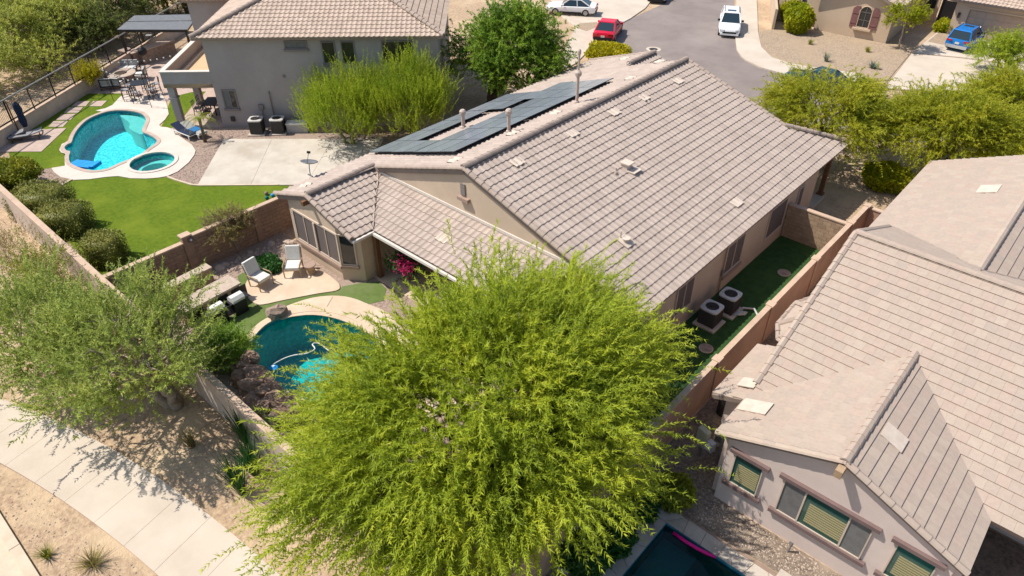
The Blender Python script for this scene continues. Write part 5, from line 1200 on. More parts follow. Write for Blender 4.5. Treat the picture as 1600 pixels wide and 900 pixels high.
tree('street_tree', 'small thin-trunked tree with sparse yellowing leaves beside the far driveway', tuple(G(1403, 77)), (G(1403, 77) + Vector((-0.2, 0.1, 2.75))), (1.35, 1.35, 1.05), 34, 18, None, 'leaf_bright', 'bark_pale', trunk_r=0.075, cl_r=0.3, length=0.35, nodes=5, per=3, ll=0.13, lw=0.03, droop=0.1, boughs=6, fork=0.5)
# --- desert wash trees
ws = [(28, 62, 2.7, 0), (-25, 100, 2.6, 0), (72, 92, 1.5, 0), (85, 30, 3.0, 0), (30, 5, 3.6, 0), (122, 42, 2.3, 1), (172, 8, 3.0, 1), (215, -12, 3.0, 1), (250, -25, 3.2, 0), (120, -30, 3.8, 0), (285, -12, 2.2, 0), (150, 48, 1.9, 1), (-10, 30, 3.4, 0), (320, -30, 3.2, 1)]
wl2 = ['pale green mesquite in the desert wash beside the rail fence', 'pale green mesquite at the low end of the rail fence', 'small sparse tree at the foot of the rail fence', 'grey-green tree in the wash, second row behind the rail fence', 'tall pale green tree deep in the wash', 'dark leafy tree leaning over the rail fence', 'dark tree beside the grey pergola roof', 'dark tree standing behind the grey pergola roof', 'green tree behind the grey pergola', 'far green tree deep in the wash behind the dark trees', 'thin green tree between pergola and grey house roof', 'low dark tree by the rail fence above the yellow shrub', 'broad pale tree at the far edge of the wash', 'far dark tree beyond the grey house roof']
for (x, y, r, kd), lb in zip(ws, wl2):
    c = G(x, y, r * 0.8); bs = (c.x + 0.3, c.y - 0.2, 0)
    tree('desert_tree', lb, bs, tuple(c), (r, r, r * 0.72), int(34 * r * r / 6), 22, None, ('leaf_wash', 'leaf_wash_dark')[kd], 'bark', trunk_r=0.14, trunks=2, cl_r=0.6, length=0.7, nodes=6, per=3, ll=0.2, lw=0.032, droop=0.3, hollow=0.3, boughs=9, group='trees in the desert wash')
# --- bushes
tree('yellow_shrub', 'upright yellow-green shrub by the rail fence corner near the fire pit', tuple(G(141, 138)), tuple(G(141, 120, 0.9)), (0.75, 0.75, 0.85), 22, 22, None, 'leaf_yellow', 'bark_green', trunk_r=0.04, trunks=3, cl_r=0.25, length=0.6, nodes=6, per=3, ll=0.14, lw=0.022, droop=0.0, up=1.1, boughs=5, cat='shrub')
shrub('flowering_shrub', 'round shrub full of yellow flowers beyond the long tile roof', (G(948, 98) + Vector((0, 0, 0))), (1.75, 1.75, 0.8), 6500, 0.16, 'leaf_yellow', 2.0, core=0.7)
shrub('round_bush', 'clipped round yellow-green bush against the pale gate wall', G(1236, 33), (1.05, 1.05, 1.05), 3200, 0.17, 'leaf_bright', 2.3)
shrub('round_bush', 'larger clipped yellow-green bush before the tan house wall', G(1243, 51), (1.15, 1.15, 1.2), 3600, 0.17, 'leaf_bright', 2.3)
shrub('round_bush', 'low clipped green bush beside the tan garage wall', G(1473, 50), (0.75, 0.7, 0.55), 1500, 0.15, 'leaf_bright', 3.2)
shrub('hedge', 'loose olive-yellow round shrub on bare stems by the back wall', G(30, 297), (1.5, 1.4, 0.68), 6000, 0.13, 'leaf_olive', 2.0, lift=0.45, core=0.72)
shrub('hedge', 'large flat-topped clipped hedge with grey twigs at the lawn edge', G(72, 330), (1.35, 1.15, 0.72), 7000, 0.085, 'leaf_hedge', 8.0, rz=rad(42), lw=0.35)
shrub('hedge', 'flat-topped clipped hedge next to the largest one at the lawn edge', G(106, 360), (1.2, 1.0, 0.72), 6000, 0.085, 'leaf_hedge', 8.0, rz=rad(42), lw=0.35)
shrub('hedge', 'small clipped hedge beside the brown block wall', G(170, 408), (0.85, 0.8, 0.75), 4500, 0.085, 'leaf_hedge', 7.0, rz=rad(42), lw=0.35)
shrub('ground_cover', 'low dark green leafy mound at the edge of the round patio', G(420, 418), (0.85, 0.6, 0.22), 2600, 0.10, 'leaf_dark', 2.2, lw=0.5)
tree('pool_shrub', 'loose green shrub between the turf strip and the back wall', tuple(G(352, 566)), tuple(G(345, 545, 0.6)), (0.9, 0.9, 0.5), 40, 22, None, 'leaf_green', 'bark', trunk_r=0.05, trunks=3, cl_r=0.3, length=0.45, nodes=6, per=3, ll=0.1, lw=0.018, droop=0.25, boughs=6, cat='shrub')
tree('crepe_tree', 'small wispy tree with dry yellowish leaves before the brown block wall', tuple(G(373, 395)), (G(373, 395) + Vector((-0.1, -0.1, 1.65))), (0.85, 1.15, 0.6), 44, 14, None, 'leaf_dry', 'bark_pale', trunk_r=0.04, cl_r=0.2, length=0.35, nodes=5, per=3, ll=0.10, lw=0.018, droop=0.05, up=0.3, boughs=10)
bg2 = tree('bougainvillea', 'bougainvillea with bright pink flowers under the patio roof edge', tuple(G(640, 452)), tuple(G(640, 416, 1.0)), (0.75, 0.75, 0.85), 24, 16, None, 'leaf_dark', 'bark', trunk_r=0.04, trunks=2, cl_r=0.22, length=0.4, nodes=5, per=3, ll=0.09, lw=0.03, droop=0.1, up=0.4, boughs=5, cat='shrub')
fl = G(634, 413, 1.45) - Vector(bg2.location); p = np.array(fl) + rng.normal(size=(420, 3)) * np.array((0.28, 0.26, 0.22)); o_ = unit(rng.normal(size=p.shape)); w_ = unit(np.cross(o_, rng.normal(size=p.shape)))
tri_obj('flowers', np.stack([p - w_ * 0.045, p + w_ * 0.045, p + o_ * 0.09], 1), 'petal', bg2)['kind'] = 'stuff'
shrub('dark_shrub', 'round dark olive shrub in dappled shade by the pool deck corner', G(1050, 782), (0.62, 0.62, 0.5), 2600, 0.10, 'leaf_olive', 2.1)
shrub('dark_shrub', 'low dark green shrub at the foot of the orange wall', G(1000, 800), (0.55, 0.6, 0.4), 1500, 0.11, 'leaf_dark', 2.1)
shrub('dark_shrub', 'leafy green shrub beside the terracotta pot', G(960, 850), (0.6, 0.7, 0.45), 1700, 0.12, 'leaf_dark', 2.1)
shrub('dark_shrub', 'leafy dark green shrub in the shade at the foot of the big tree', G(915, 880), (0.7, 0.7, 0.5), 1700, 0.12, 'leaf_dark', 2.1)
shrub('front_shrub', 'loose green-yellow shrub in the front gravel beside the house corner', G(1372, 292), (1.05, 1.05, 0.75), 3600, 0.14, 'leaf_bright', 2.0)
shrub('front_shrub', 'dark green shrub in the shade under the front yard mesquites', G(1402, 296), (1.0, 1.0, 0.6), 2200, 0.14, 'leaf_mesquite', 2.0)
for x, y, lb in ((1265, 70, 'small green tuft in the gravel before the tan wall'), (1355, 82, 'small green tuft in the gravel below the shuttered window')):
    blades('grass_tuft', lb, G(x, y), 60, 0.55, 0.35, 0.03, 'leaf_olive')
blades('desert_plant', 'spindly grey-green plant in the gravel behind the parked dark car', G(1290, 97), 60, 0.85, 0.5, 0.025, 'leaf_agave')
blades('agave', 'blue-grey agave rosette in the gravel by the far driveway', G(1363, 107), 46, 0.6, 0.6, 0.06, 'leaf_agave', arch=0.1)
blades('ornamental_grass', 'straw-coloured grass clump in the shaded dirt by the back wall', G(300, 698), 130, 0.75, 0.55, 0.012, 'leaf_dry')
blades('ornamental_grass', 'dry brown grass clump on the verge by the kerb', G(145, 882), 170, 0.45, 0.65, 0.012, 'leaf_dry')
blades('ornamental_grass', 'small yellowish grass tuft on the verge by the kerb', G(75, 870), 90, 0.4, 0.4, 0.012, 'leaf_olive')
for (x, y), lb in zip(((385, 690), (398, 740), (378, 770), (416, 700)), ('tall green reed clump against the tan back wall', 'tall green reed clump in front of the big lime tree', 'tall green reed clump beside the path', 'tall green reed clump behind the lava rocks')):
    blades('reeds', lb, G(x, y), 170, 1.7, 0.75, 0.02, 'leaf_dark', arch=0.12)
# --- small palm by the loungers
pb_ = G(321, 222); pt = thing('palm_tree', 'small feather palm with slim trunk in the pink gravel bed', 'palm', tuple(pb_))
MB().tube([(0, 0, -0.05), (-0.05, 0.03, 0.6), (-0.12, 0.06, 1.15), (-0.15, 0.08, 1.55)], [0.11, 0.09, 0.085, 0.1], 8).build('trunk', 'bark', pt, smooth=True)
for k in range(13):
    a = 2 * math.pi * k / 13 + 0.2; up_ = 0.75 if k % 2 else 0.25; pts = []; V = []
    for i in range(9):
        s_ = i / 8 * 1.15; pts.append(np.array((-0.15 + math.cos(a) * s_ * 0.9, 0.08 + math.sin(a) * s_ * 0.9, 1.55 + up_ * s_ - 0.75 * s_ * s_)))
    sd = np.array((-math.sin(a), math.cos(a), 0)); tr = []
    for i in range(1, 9):
        for s_ in (-1, 1):
            for h_ in (0, 0.5):
                c0 = pts[i - 1] * (1 - h_) + pts[i] * h_; dd = unit((sd * s_ * 0.8 + (pts[i] - pts[i - 1]) * 4 + np.array((0, 0, -0.25)))[None])[0]; w2 = np.array((math.cos(a), math.sin(a), 0)) * 0.02
                tr.append((c0 - w2, c0 + w2, c0 + dd * 0.34 * (1 - 0.05 * i)))
    tri_obj('frond', np.array(tr), 'leaf_palm', pt)
# ================================================================== THINGS
def heading(v): return math.atan2(v[1], v[0]) - math.pi / 2        # local +Y points along v
# ---- cars: local +Y forward, origin on the ground under the middle
def car(name, label, loc, fwd, paint, L=4.6, W=1.84, H=1.66, kind='suv', plate_rear=True, lower='plastic_black'):
    t = thing(name, label, 'car', loc, heading(fwd), 'parked cars'); hw = W / 2
    belt = H * 0.60; hood = H * 0.56 if kind == 'suv' else H * 0.60
    if kind == 'suv': prof = [(-L/2, .55, .80), (-L/2+.06, .35, .98), (-L/2+.3, .30, 1.0), (-L*.30, .28, 1.0), (0, .28, 1.0), (L*.16, .28, 1.0), (L*.24, .28, 1.0), (L*.42, .29, .97), (L/2-.12, .33, .90), (L/2, .48, .74)]
    else: prof = [(-L/2, .52, .82), (-L/2+.06, .35, .96), (-L/2+.35, .28, 1.0), (-L*.30, .26, 1.0), (0, .26, 1.0), (L*.16, .26, 1.0), (L*.24, .26, 1.0), (L*.42, .27, .95), (L/2-.12, .31, .88), (L/2, .45, .72)]
    tops = {'suv': [belt*.92, belt*1.0, belt*1.02, belt, belt*.99, belt*.98, hood*1.02, hood*.95, hood*.84, hood*.66],
            'sedan': [hood*.92, hood*1.04, hood*1.07, hood*1.05, hood*1.02, hood*1.0, hood*.98, hood*.88, hood*.76, hood*.60]}[kind]
    b = MB(); n = 10
    for (y, zb, wf), zt in zip(prof, tops):
        w = hw * wf
        for x, z in ((-w*.80, zb-.05), (-w*.97, zb+.06), (-w, (zb+zt)*.52), (-w*.96, zt-.10), (-w*.80, zt), (w*.80, zt), (w*.96, zt-.10), (w, (zb+zt)*.52), (w*.97, zb+.06), (w*.80, zb-.05)): b.v.append((x, y, z))
    for i in range(len(prof)-1):
        for k in range(n): b.f.append((i*n+k, i*n+(k+1) % n, (i+1)*n+(k+1) % n, (i+1)*n+k))
    b.f.append(tuple(range(n))); b.f.append(tuple(range((len(prof)-1)*n, len(prof)*n))[::-1])
    body = b.build('body', paint, t, smooth=True)
    md = body.modifiers.new('edges', 'EDGE_SPLIT'); md.split_angle = rad(38)
    # greenhouse: sloped glass with painted roof and pillars
    if kind == 'suv': yb0, yb1, yt0, yt1 = -L*.475, L*.215, -L*.40, L*.055
    else: yb0, yb1, yt0, yt1 = -L*.40, L*.205, -L*.20, L*.035
    zb_, zt_ = belt - .02 if kind == 'suv' else hood - .02, H - .05
    wb, wt = hw*.90, hw*.72
    c_b = [(-wb, yb0, zb_), (wb, yb0, zb_), (wb, yb1, zb_), (-wb, yb1, zb_)]; c_t = [(-wt, yt0, zt_), (wt, yt0, zt_), (wt, yt1, zt_), (-wt, yt1, zt_)]
    for nm, (i, j) in (('rear_window', (0, 1)), ('side_window', (1, 2)), ('windshield', (2, 3)), ('side_window', (3, 0))):
        q = [Vector(c_b[i]), Vector(c_b[j]), Vector(c_t[j]), Vector(c_t[i])]; c0 = sum(q, Vector()) / 4
        MB().slab([c0 + (p - c0) * 0.97 for p in q], (c0 - Vector((0, (yb0+yb1)/2, zb_))).normalized() * -0.03).build(nm, 'car_glass', t)
    inner = [Vector(p) * 1.0 for p in c_b + c_t]; cc = sum(inner, Vector()) / 8
    MB().add([cc + (p - cc) * 0.955 for p in inner], [(0, 1, 5, 4), (1, 2, 6, 5), (2, 3, 7, 6), (3, 0, 4, 7)]).build('cabin', 'plastic_black', t)
    p = MB()
    for i in range(4): p.bar(c_b[i], c_t[i], .09, .07)
    for s in (-1, 1): p.bar((s*wb, (yb0+yb1)/2 - .15, zb_), (s*wt, (yt0+yt1)/2 - .15, zt_), .08, .05)
    p.build('pillar', paint, t)
    r = MB()
    for z, k in ((zt_ - .02, 1.03), (zt_ + .03, 1.0), (zt_ + .05, .86)): r.v += [(x * k, (y - (yt0+yt1)/2) * (k * 1.0 + .02) + (yt0+yt1)/2, z) for x, y, _ in c_t]
    r.f = [(0, 1, 5, 4), (1, 2, 6, 5), (2, 3, 7, 6), (3, 0, 4, 7), (4, 5, 9, 8), (5, 6, 10, 9), (6, 7, 11, 10), (7, 4, 8, 11), (8, 9, 10, 11), (3, 2, 1, 0)]
    ro = r.build('roof', paint, t)
    if kind == 'suv':
        MB().box((0, yt1 - .55, zt_ + .053), (wt*1.1, .5, .012)).build('sunroof', 'car_glass', ro)
        for s in (-1, 1): MB().bar((s*wt*.93, yt0+.1, zt_+.085), (s*wt*.93, yt1-.1, zt_+.085), .04, .035).build('roof_rail', 'metal_grey', ro)
    wr = .35 if kind == 'suv' else .32
    for y in (-L*.30, L*.305):
        for s in (-1, 1):
            o = MB(); pr_ = [(wr, -.11), (wr, .11)]; o.tube([(-.11, 0, 0), (.11, 0, 0)], wr, 16); w_ = o.build('wheel', 'rubber', t); w_.location = (s*(hw-.11), y, wr)
            MB().tube([(s*.10, 0, 0), (s*.125, 0, 0)], wr*.66, 12).build('rim', 'rim', w_)
    for s in (-1, 1):
        MB().box((s*(hw*.98+.10), L*.15, zb_+.10), (.22, .12, .15)).build('wing_mirror', paint if kind != 'suv' else 'plastic_black', t)
        MB().box((s*hw*.68, L/2-.10, hood*.72), (hw*.42, .16, .12), rz=-s*.35).build('headlight', 'lamp_clear', t)
        MB().box((s*hw*.70, -L/2+.005, belt*.88 if kind == 'suv' else hood*.90), (hw*.46, .10, .12), rz=s*.2).build('taillight', 'lamp_red', t)
    MB().box((0, L/2-.02, hood*.46), (W*.62, .08, .20)).build('grille', 'plastic_black', t)
    MB().box((0, L/2-.03, .33), (W*.84, .14, .14)).build('front_bumper', lower, t)
    MB().box((0, -L/2+.02, .42), (W*.88, .14, .24)).build('rear_bumper', lower, t)
    if plate_rear: MB().box((0, -L/2-.035, belt*.72), (.32, .02, .16)).build('number_plate', 'plate', t)
    for s in (-1, 1): MB().box((s*(hw*.975), 0, .30), (.06, L*.44, .12)).build('door_sill', lower, t)
    return t
sd_ = Vector((-.46, .89, 0)).normalized()
f0 = G(1138, 60); c_ = f0 + sd_ * 2.25
car('suv', 'white sport utility car with black grille facing down the street beside the kerb', (c_.x, c_.y, 0.008), -sd_, 'car_white', lower='car_white')
f0 = G(941, 70); c_ = f0 + Vector((-.40, .915, 0)) * 2.3
car('sedan', 'bright red sedan seen from behind at the kerb near the yellow shrub', (c_.x, c_.y, 0.09), (-.40, .915), 'car_red', L=4.7, W=1.86, H=1.44, kind='sedan')
f0 = G(1490, 82); c_ = f0 + Vector((.05, 1, 0)) * 2.25
car('suv', 'bright blue sport utility car parked on the driveway before the tan garage', (c_.x, c_.y, 0.066), (.05, 1), 'car_blue', L=4.55, lower='car_silver')
car('sedan', 'dark green glossy sedan half hidden behind the front yard mesquite', (-17.2, 52.75, 0.008), (-1, .02), 'car_green', L=4.9, W=1.88, H=1.42, kind='sedan')
f0 = G(893, 22)
car('sedan', 'white sedan on the pale driveway beside the dense green tree', (f0.x, f0.y, 0.092), (-.86, -.5), 'car_white', L=4.7, W=1.84, H=1.44, kind='sedan')
f0 = G(1025, 7); c_ = f0 + sd_ * 2.3
car('sedan', 'silver car at the far kerb with only its front end in view', (c_.x, c_.y, 0.008), -sd_, 'car_silver', L=4.7, W=1.84, H=1.46, kind='sedan')
# ---- manhole
m_ = G(1021, 77); t = thing('manhole', 'round manhole cover with pale concrete collar in the asphalt', 'manhole', (m_.x, m_.y, 0.007))
MB().lathe([(0.62, 0), (0.62, 0.006), (0.36, 0.006), (0.36, 0.0)], 28).build('collar', 'concrete', t); MB().lathe([(0.35, 0), (0.35, 0.008)], 24).build('cover', 'metal_dark', t)
# ---- air conditioners
def ac_unit(label, loc, rz, s=0.78, h=0.88, mt='ac_top'):
    t = thing('air_conditioner', label, 'air conditioner', loc, rz, 'air conditioning units'); a = s / 2
    MB().box((0, 0, 0.04), (s + .25, s + .25, 0.08)).build('pad', 'concrete', t)
    MB().box((0, 0, h/2 + .06), (s - .04, s - .04, h - .08), ).build('cabinet', 'ac_side', t, bevel=0.03)
    lv = MB()
    for k in range(13): lv.box((0, 0, .16 + k*(h-.2)/13), (s - .015, s - .015, .02))
    tag(lv.build('louvres', 'ac_side', t), kind='stuff')
    tp = MB(); n = 32; z = h + .045
    def sq(r, k): 
        an = 2*math.pi*k/n; c, s_ = math.cos(an), math.sin(an); m = (abs(c)**6 + abs(s_)**6) ** (-1/6); return (r*m*c, r*m*s_)
    vs = [(*sq(a + .02, k), z - .07) for k in range(n)] + [(*sq(a + .02, k), z) for k in range(n)] + [(a*.74*math.cos(2*math.pi*k/n), a*.74*math.sin(2*math.pi*k/n), z + .02) for k in range(n)] + [(a*.72*math.cos(2*math.pi*k/n), a*.72*math.sin(2*math.pi*k/n), z - .12) for k in range(n)]
    tp.add(vs, [(r*n+k, r*n+(k+1) % n, (r+1)*n+(k+1) % n, (r+1)*n+k) for r in range(3) for k in range(n)]).build('top_panel', mt, t)
    MB().lathe([(a*.72, z - .1), (a*.72, z - .098)], 24).lathe([(.11, z - .09), (.11, z - .02), (.05, z + .01)], 12).build('fan', 'ac_fan', t)
    gd = MB()
    for k in range(10):
        an = math.pi*k/10; gd.bar((-a*.74*math.cos(an), -a*.74*math.sin(an), z+.012), (a*.74*math.cos(an), a*.74*math.sin(an), z+.012), .006)
    for r in (.3, .5): gd.tube([(a*r*1.4*math.cos(2*math.pi*k/16), a*r*1.4*math.sin(2*math.pi*k/16), z+.012) for k in range(17)], .004, 4)
    tag(gd.build('fan_guard', 'metal_dark', t), kind='stuff')
    return t
q = G(1113, 479, 0.93); ac_unit('dark louvred air conditioner on a pad next to the side yard house window', (q.x, q.y, 0.015), 0)
q = G(1142, 459, 0.93); a2 = ac_unit('dark louvred air conditioner in the side yard turf with silver wrapped pipes beside it', (q.x, q.y, 0.015), 0)
ps = MB()
for k in range(4): ps.tube([(q.x + .42, q.y - .15 + k*.09, .12), (q.x + .6 + k*.04, q.y - .1 + k*.12, .14), (q.x + .75, q.y + .2 + k*.06, .06)], .035, 6)
ps.tube([(q.x + .45, q.y + .5, .1), (q.x + .9, q.y + .75, .12), (q.x + 1.25, q.y + .45, .06)], .05, 6)
tag(ps.build('pipe_bundle', 'pipe_cover'), 'silver wrapped refrigerant pipes lying on the turf beside the air conditioner', 'pipes')
q = G(404, 208); ac_unit('air conditioner with leaf-strewn top against the grey wall', (q.x, q.y, 0.006), LR, 0.82, 0.95)
q = G(437, 207); ac_unit('dark air conditioner against the grey wall next to a pale storage box', (q.x, q.y, 0.006), LR, 0.82, 0.95)
q = G(467, 205); t = thing('storage_box', 'pale grey rounded storage box against the grey wall beside the feathery tree', 'box', (q.x, q.y, .006), LR)
MB().box((0, 0, .28), (1.35, .6, .56)).build('box_body', 'cushion_grey', t, bevel=.04); MB().box((0, 0, .6), (1.42, .66, .09)).build('lid', 'cushion', t, bevel=.03)
# ---- round patio seats
def patio_chair(label, loc, rz):
    t = thing('patio_chair', label, 'chair', loc, rz, 'cushioned chairs on the round patio')
    for s in (-1, 1):
        MB().tube([(s*.34, -.36, 0), (s*.34, -.36, .56), (s*.34, -.30, .60), (s*.34, .30, .56)], .025, 6).build('arm_frame', 'wood_pale', t)
        MB().tube([(s*.31, .30, 0), (s*.31, .34, .45), (s*.31, .52, .95)], .025, 6).build('leg', 'wood_pale', t)
    [MB().bar((-w, y, z), (w, y, z), .045).build('rail', 'wood_pale', t) for w, y, z in ((.33, -.30, .33), (.33, .30, .33), (.31, .51, .93))]
    MB().box((0, -.02, .42), (.60, .66, .14)).build('seat_cushion', 'cushion', t, bevel=.04)
    MB().box((0, 0, 0), (.60, .15, .62), M=Matrix.Translation((0, .40, .78)) @ Matrix.Rotation(rad(-17), 4, 'X')).build('back_cushion', 'cushion', t, bevel=.04)
    t.scale = (1.12, 1.12, 1.12)
    return t
q = G(409, 447); patio_chair('white cushioned chair with bent wooden arms at the left rim of the round patio', (q.x, q.y, .061), rad(98))
q = G(461, 428); patio_chair('white cushioned chair beside a small round wicker table on the round patio', (q.x, q.y, .061), AZ + rad(4))
q = G(487, 428); t = thing('side_table', 'small round wicker side table on the patio beside a white chair', 'table', (q.x, q.y, .061))
MB().lathe([(.20, 0), (.24, .03), (.17, .22), (.22, .42), (.25, .44)], 16).build('base', 'wood_pale', t); MB().lathe([(.27, .44), (.28, .47), (.26, .49)], 18).build('table_top', 'trim_tan', t)
# ---- outdoor kitchen by the patio
ka, kb_ = G(322, 458, 0), G(372, 440, 0); kd = (kb_ - ka).normalized(); kr = math.atan2(kd.y, kd.x)
kc = (G(265, 476, .92) + G(378, 441, .92) + G(356, 429, .92) + G(290, 488, .92)) / 4; d1 = G(378, 441, .92) - G(290, 488, .92); d2 = G(356, 429, .92) - G(378, 441, .92); KL, KW = d1.length, d2.length; kr = math.atan2(d1.y, d1.x)
t = thing('outdoor_kitchen', 'long stone outdoor counter with black grill doors facing the turf', 'kitchen', (kc.x, kc.y, 0), kr)
MB().box((0, 0, .42), (KL - .15, KW - .15, .84)).build('counter_base', 'block_tan', t); MB().box((0, 0, .88), (KL, KW, .09)).build('counter_top', 'stone_pale', t, bevel=.015)
for xx in (-.9, .3, 1.2): MB().box((xx, -KW/2 + .06, .45), (.7, .06, .55)).build('cabinet_door', 'metal_black', t)
q = G(307, 434, .9); t = thing('planter_wall', 'short tan block plinth behind the outdoor counter by the brown wall', 'plinth', (q.x - .5, q.y - .2, 0), kr)
MB().box((0, 0, .4), (2.1, .42, .8)).build('plinth_body', 'block_tan', t); MB().box((0, 0, .83), (2.2, .5, .07)).build('plinth_cap', 'stone_pale', t)
for (x, y), lb in (((369, 466), 'black barbecue with steel lid at the end of the stone counter by the patio'), ((338, 482), 'black barbecue with steel lid beside the stone counter under the airy tree')):
    q = G(x, y, .75); t = thing('barbecue', lb, 'barbecue', (q.x, q.y, 0), kr)
    MB().box((0, 0, .36), (.6, .5, .64)).build('cart', 'metal_black', t); [MB().box((sx, 0, .7), (.24, .42, .03)).build('side_shelf', 'metal_black', t) for sx in (-.42, .42)]
    b = MB(); pts = [(-.22, .68), (-.24, .82), (-.12, .95), (.08, .97), (.22, .86), (.23, .68)]; b.slab([(-.29, y2, z2) for y2, z2 in pts], (.58, 0, 0)).build('lid', 'white_paint', t)
    for sx in (-.24, .24): MB().tube([(sx - .03, .2, .06), (sx + .03, .2, .06)], .06, 10).build('wheel', 'rubber', t)
# ---- pool rocks
def rock(label, loc, r, m, group=None, sq=(1, 1, .75)):
    b = MB().ball((0, 0, 0), r, 10, 7, 0.2, sq); o = b.build('rock', m, None, smooth=False); o.location = loc; o.rotation_euler = (random.random()*.5, random.random()*.5, random.random()*6); return tag(o, label, 'rock', group)
q = G(434, 494); rock('single brown boulder on the rim of the teal pool beside the turf', (q.x, q.y, .22), .40, 'boulder', None, (1.15, .9, .75))
spots = [(384, 572, .42, .35), (392, 560, .38, .55), (400, 585, .48, .35), (412, 598, .45, .35), (378, 590, .42, .25), (392, 604, .50, .45), (408, 615, .45, .35), (424, 608, .42, .25), (430, 628, .50, .35), (446, 630, .45, .25), (398, 630, .45, .3), (415, 640, .45, .35), (455, 648, .5, .3), (372, 576, .33, .2), (436, 652, .45, .3)]
for x, y, r, z in spots:
    q = G(x, y, z); rock('rough reddish lava rock in the waterfall pile at the teal pool edge', (q.x, q.y, z), r, 'lava_rock', 'lava rocks of the pool waterfall')
for x, y, r, lb in ((352, 415, .16, 'small pale rock by the brown block wall near the patio'), (424, 383, .20, 'pale rock at the foot of the brown wall near the house corner'), (391, 395, .12, 'little white stone under the wispy tree'), (345, 421, .22, 'flat pinkish rock in the shade behind the outdoor counter'), (455, 382, .34, 'flat round pink stone slab at the house corner')):
    q = G(x, y); rock(lb, (q.x, q.y, r*.25), r, 'stone_pale', None, (1.2, 1, .45))
q0, q1 = G(322, 430, .5), G(337, 421, .5); tag(MB().tube([(q0.x, q0.y, .45), (q1.x, q1.y, .35)], .025).build('pipe', 'metal_grey'), 'grey metal pipe leaning behind the outdoor counter', 'pipe')
# pool cleaner and hose
wz = -0.085
hs = [G(x, y, wz) for x, y in ((428, 574), (440, 562), (460, 555), (480, 552), (492, 545), (488, 538), (497, 536), (510, 545), (520, 560))]
tag(MB().tube([(p.x, p.y, wz) for p in smooth_loop(hs, 3)[:-3]], .028, 6).build('pool_hose', 'white_paint'), 'white cleaner hose floating on the teal pool', 'hose')
q = G(428, 575, wz); t = thing('pool_float', 'small round blue chlorine float on the teal pool', 'float', (q.x, q.y, wz)); MB().lathe([(.05, -.06), (.14, -.02), (.16, .03), (.08, .07)], 14).build('ring', 'float_blue', t); MB().lathe([(.05, .06), (.05, .12)], 8).build('cap', 'white_paint', t)
# ---- first pool: blue float
q = G(133, 258, -.06); t = thing('pool_lounger', 'bright blue inflatable mat floating at the end of the turquoise pool', 'pool float', (q.x, q.y, -.08), AZ - rad(12))
for k in range(5): MB().box((0, -.32 + k*.16, .06), (1.75, .15, .14)).build('air_chamber', 'float_blue', t, bevel=.05)
MB().box((.72, 0, .15), (.3, .8, .12)).build('pillow', 'float_blue', t, bevel=.05)
# ---- side yard lids
for (x, y), lb in (((1225, 427), 'round stone lid in the side yard turf near the tan return wall'), ((1103, 545), 'round stone lid in the side yard turf near the air conditioners')):
    q = G(x, y); t = thing('valve_lid', lb, 'lid', (q.x, q.y, .015)); MB().lathe([(.30, 0), (.30, .02), (.27, .035)], 22).build('rim', 'stone_pale', t); MB().lathe([(.26, .02), (.26, .04)], 18).box((.07, 0, .045), (.06, .1, .02)).box((-.08, .03, .045), (.05, .1, .02)).build('lid_plate', 'boulder', t)
# ---- loungers, umbrella
def lounger(label, loc, rz, m, frame='metal_dark', group=None, towel=None, back=38):
    t = thing('sun_lounger', label, 'sun lounger', loc, rz, group)
    b = MB()
    for s in (-1, 1): b.bar((s*.31, -.95, .30), (s*.31, .95, .30), .05)
    b.bar((-.31, -.95, .30), (.31, -.95, .30), .05).bar((-.31, .95, .30), (.31, .95, .30), .05); b.build('frame', frame, t)
    for sx in (-.3, .3):
        for sy in (-.8, .7): MB().box((sx, sy, .15), (.05, .05, .3)).build('leg', frame, t)
    MB().box((0, -.32, .35), (.60, 1.25, .07)).build('seat_pad', m, t, bevel=.02)
    MB().box((0, 0, 0), (.60, .78, .07), M=Matrix.Translation((0, .58, .35 + .37*math.sin(rad(back)))) @ Matrix.Rotation(rad(back), 4, 'X')).build('back_pad', m, t, bevel=.02)
    if towel: MB().box((0, -.1, .40), (.58, .7, .02)).build('towel', towel, t)
    return t
for (x, y), lb in (((16, 221), 'grey sling sun lounger beside the umbrella pole'), ((44, 219), 'grey sling sun lounger on the pink slab, next to the turf')):
    q = G(x, y); lounger(lb, (q.x, q.y, .046), rad(-22), 'fabric_grey', 'metal_dark', 'grey loungers on the pink slab', back=14)
q = G(291, 213); lounger('white sun lounger with dark sling beside the balcony column', (q.x, q.y, .05), AZ + rad(55), 'fabric_navy', 'white_paint', 'white loungers near the palm', back=24)
q = G(306, 211); lounger('white sun lounger with a bright blue towel under the small palm', (q.x, q.y, .05), AZ + rad(55), 'cushion_grey', 'white_paint', 'white loungers near the palm', 'fabric_blue', 24)
q = G(33, 213); t = thing('patio_umbrella', 'closed navy cantilever umbrella on a wooden post by the rail fence', 'umbrella', (q.x, q.y, .046), AZ)
MB().box((0, 0, .04), (.7, .7, .08)).build('base', 'metal_dark', t); MB().tube([(0, 0, .05), (0, 0, 2.25)], .045, 8).build('post', 'wood', t); MB().tube([(0, 0, 2.2), (.30, 0, 2.32), (.55, 0, 2.28)], .035, 6).build('arm', 'wood', t)
b = MB(); nf_ = 12; prof = [(.05, 2.25), (.16, 2.1), (.20, 1.8), (.17, 1.4), (.19, 1.0), (.12, .62)]
for r, z in prof:
    for k in range(nf_): a = 2*math.pi*k/nf_; rr_ = r*(1.15 if k % 2 else .72); b.v.append((.55 + rr_*math.cos(a), rr_*math.sin(a), z))
for i in range(len(prof)-1):
    for k in range(nf_): b.f.append((i*nf_+k, i*nf_+(k+1) % nf_, (i+1)*nf_+(k+1) % nf_, (i+1)*nf_+k))
b.build('folded_canopy', 'fabric_navy', t)
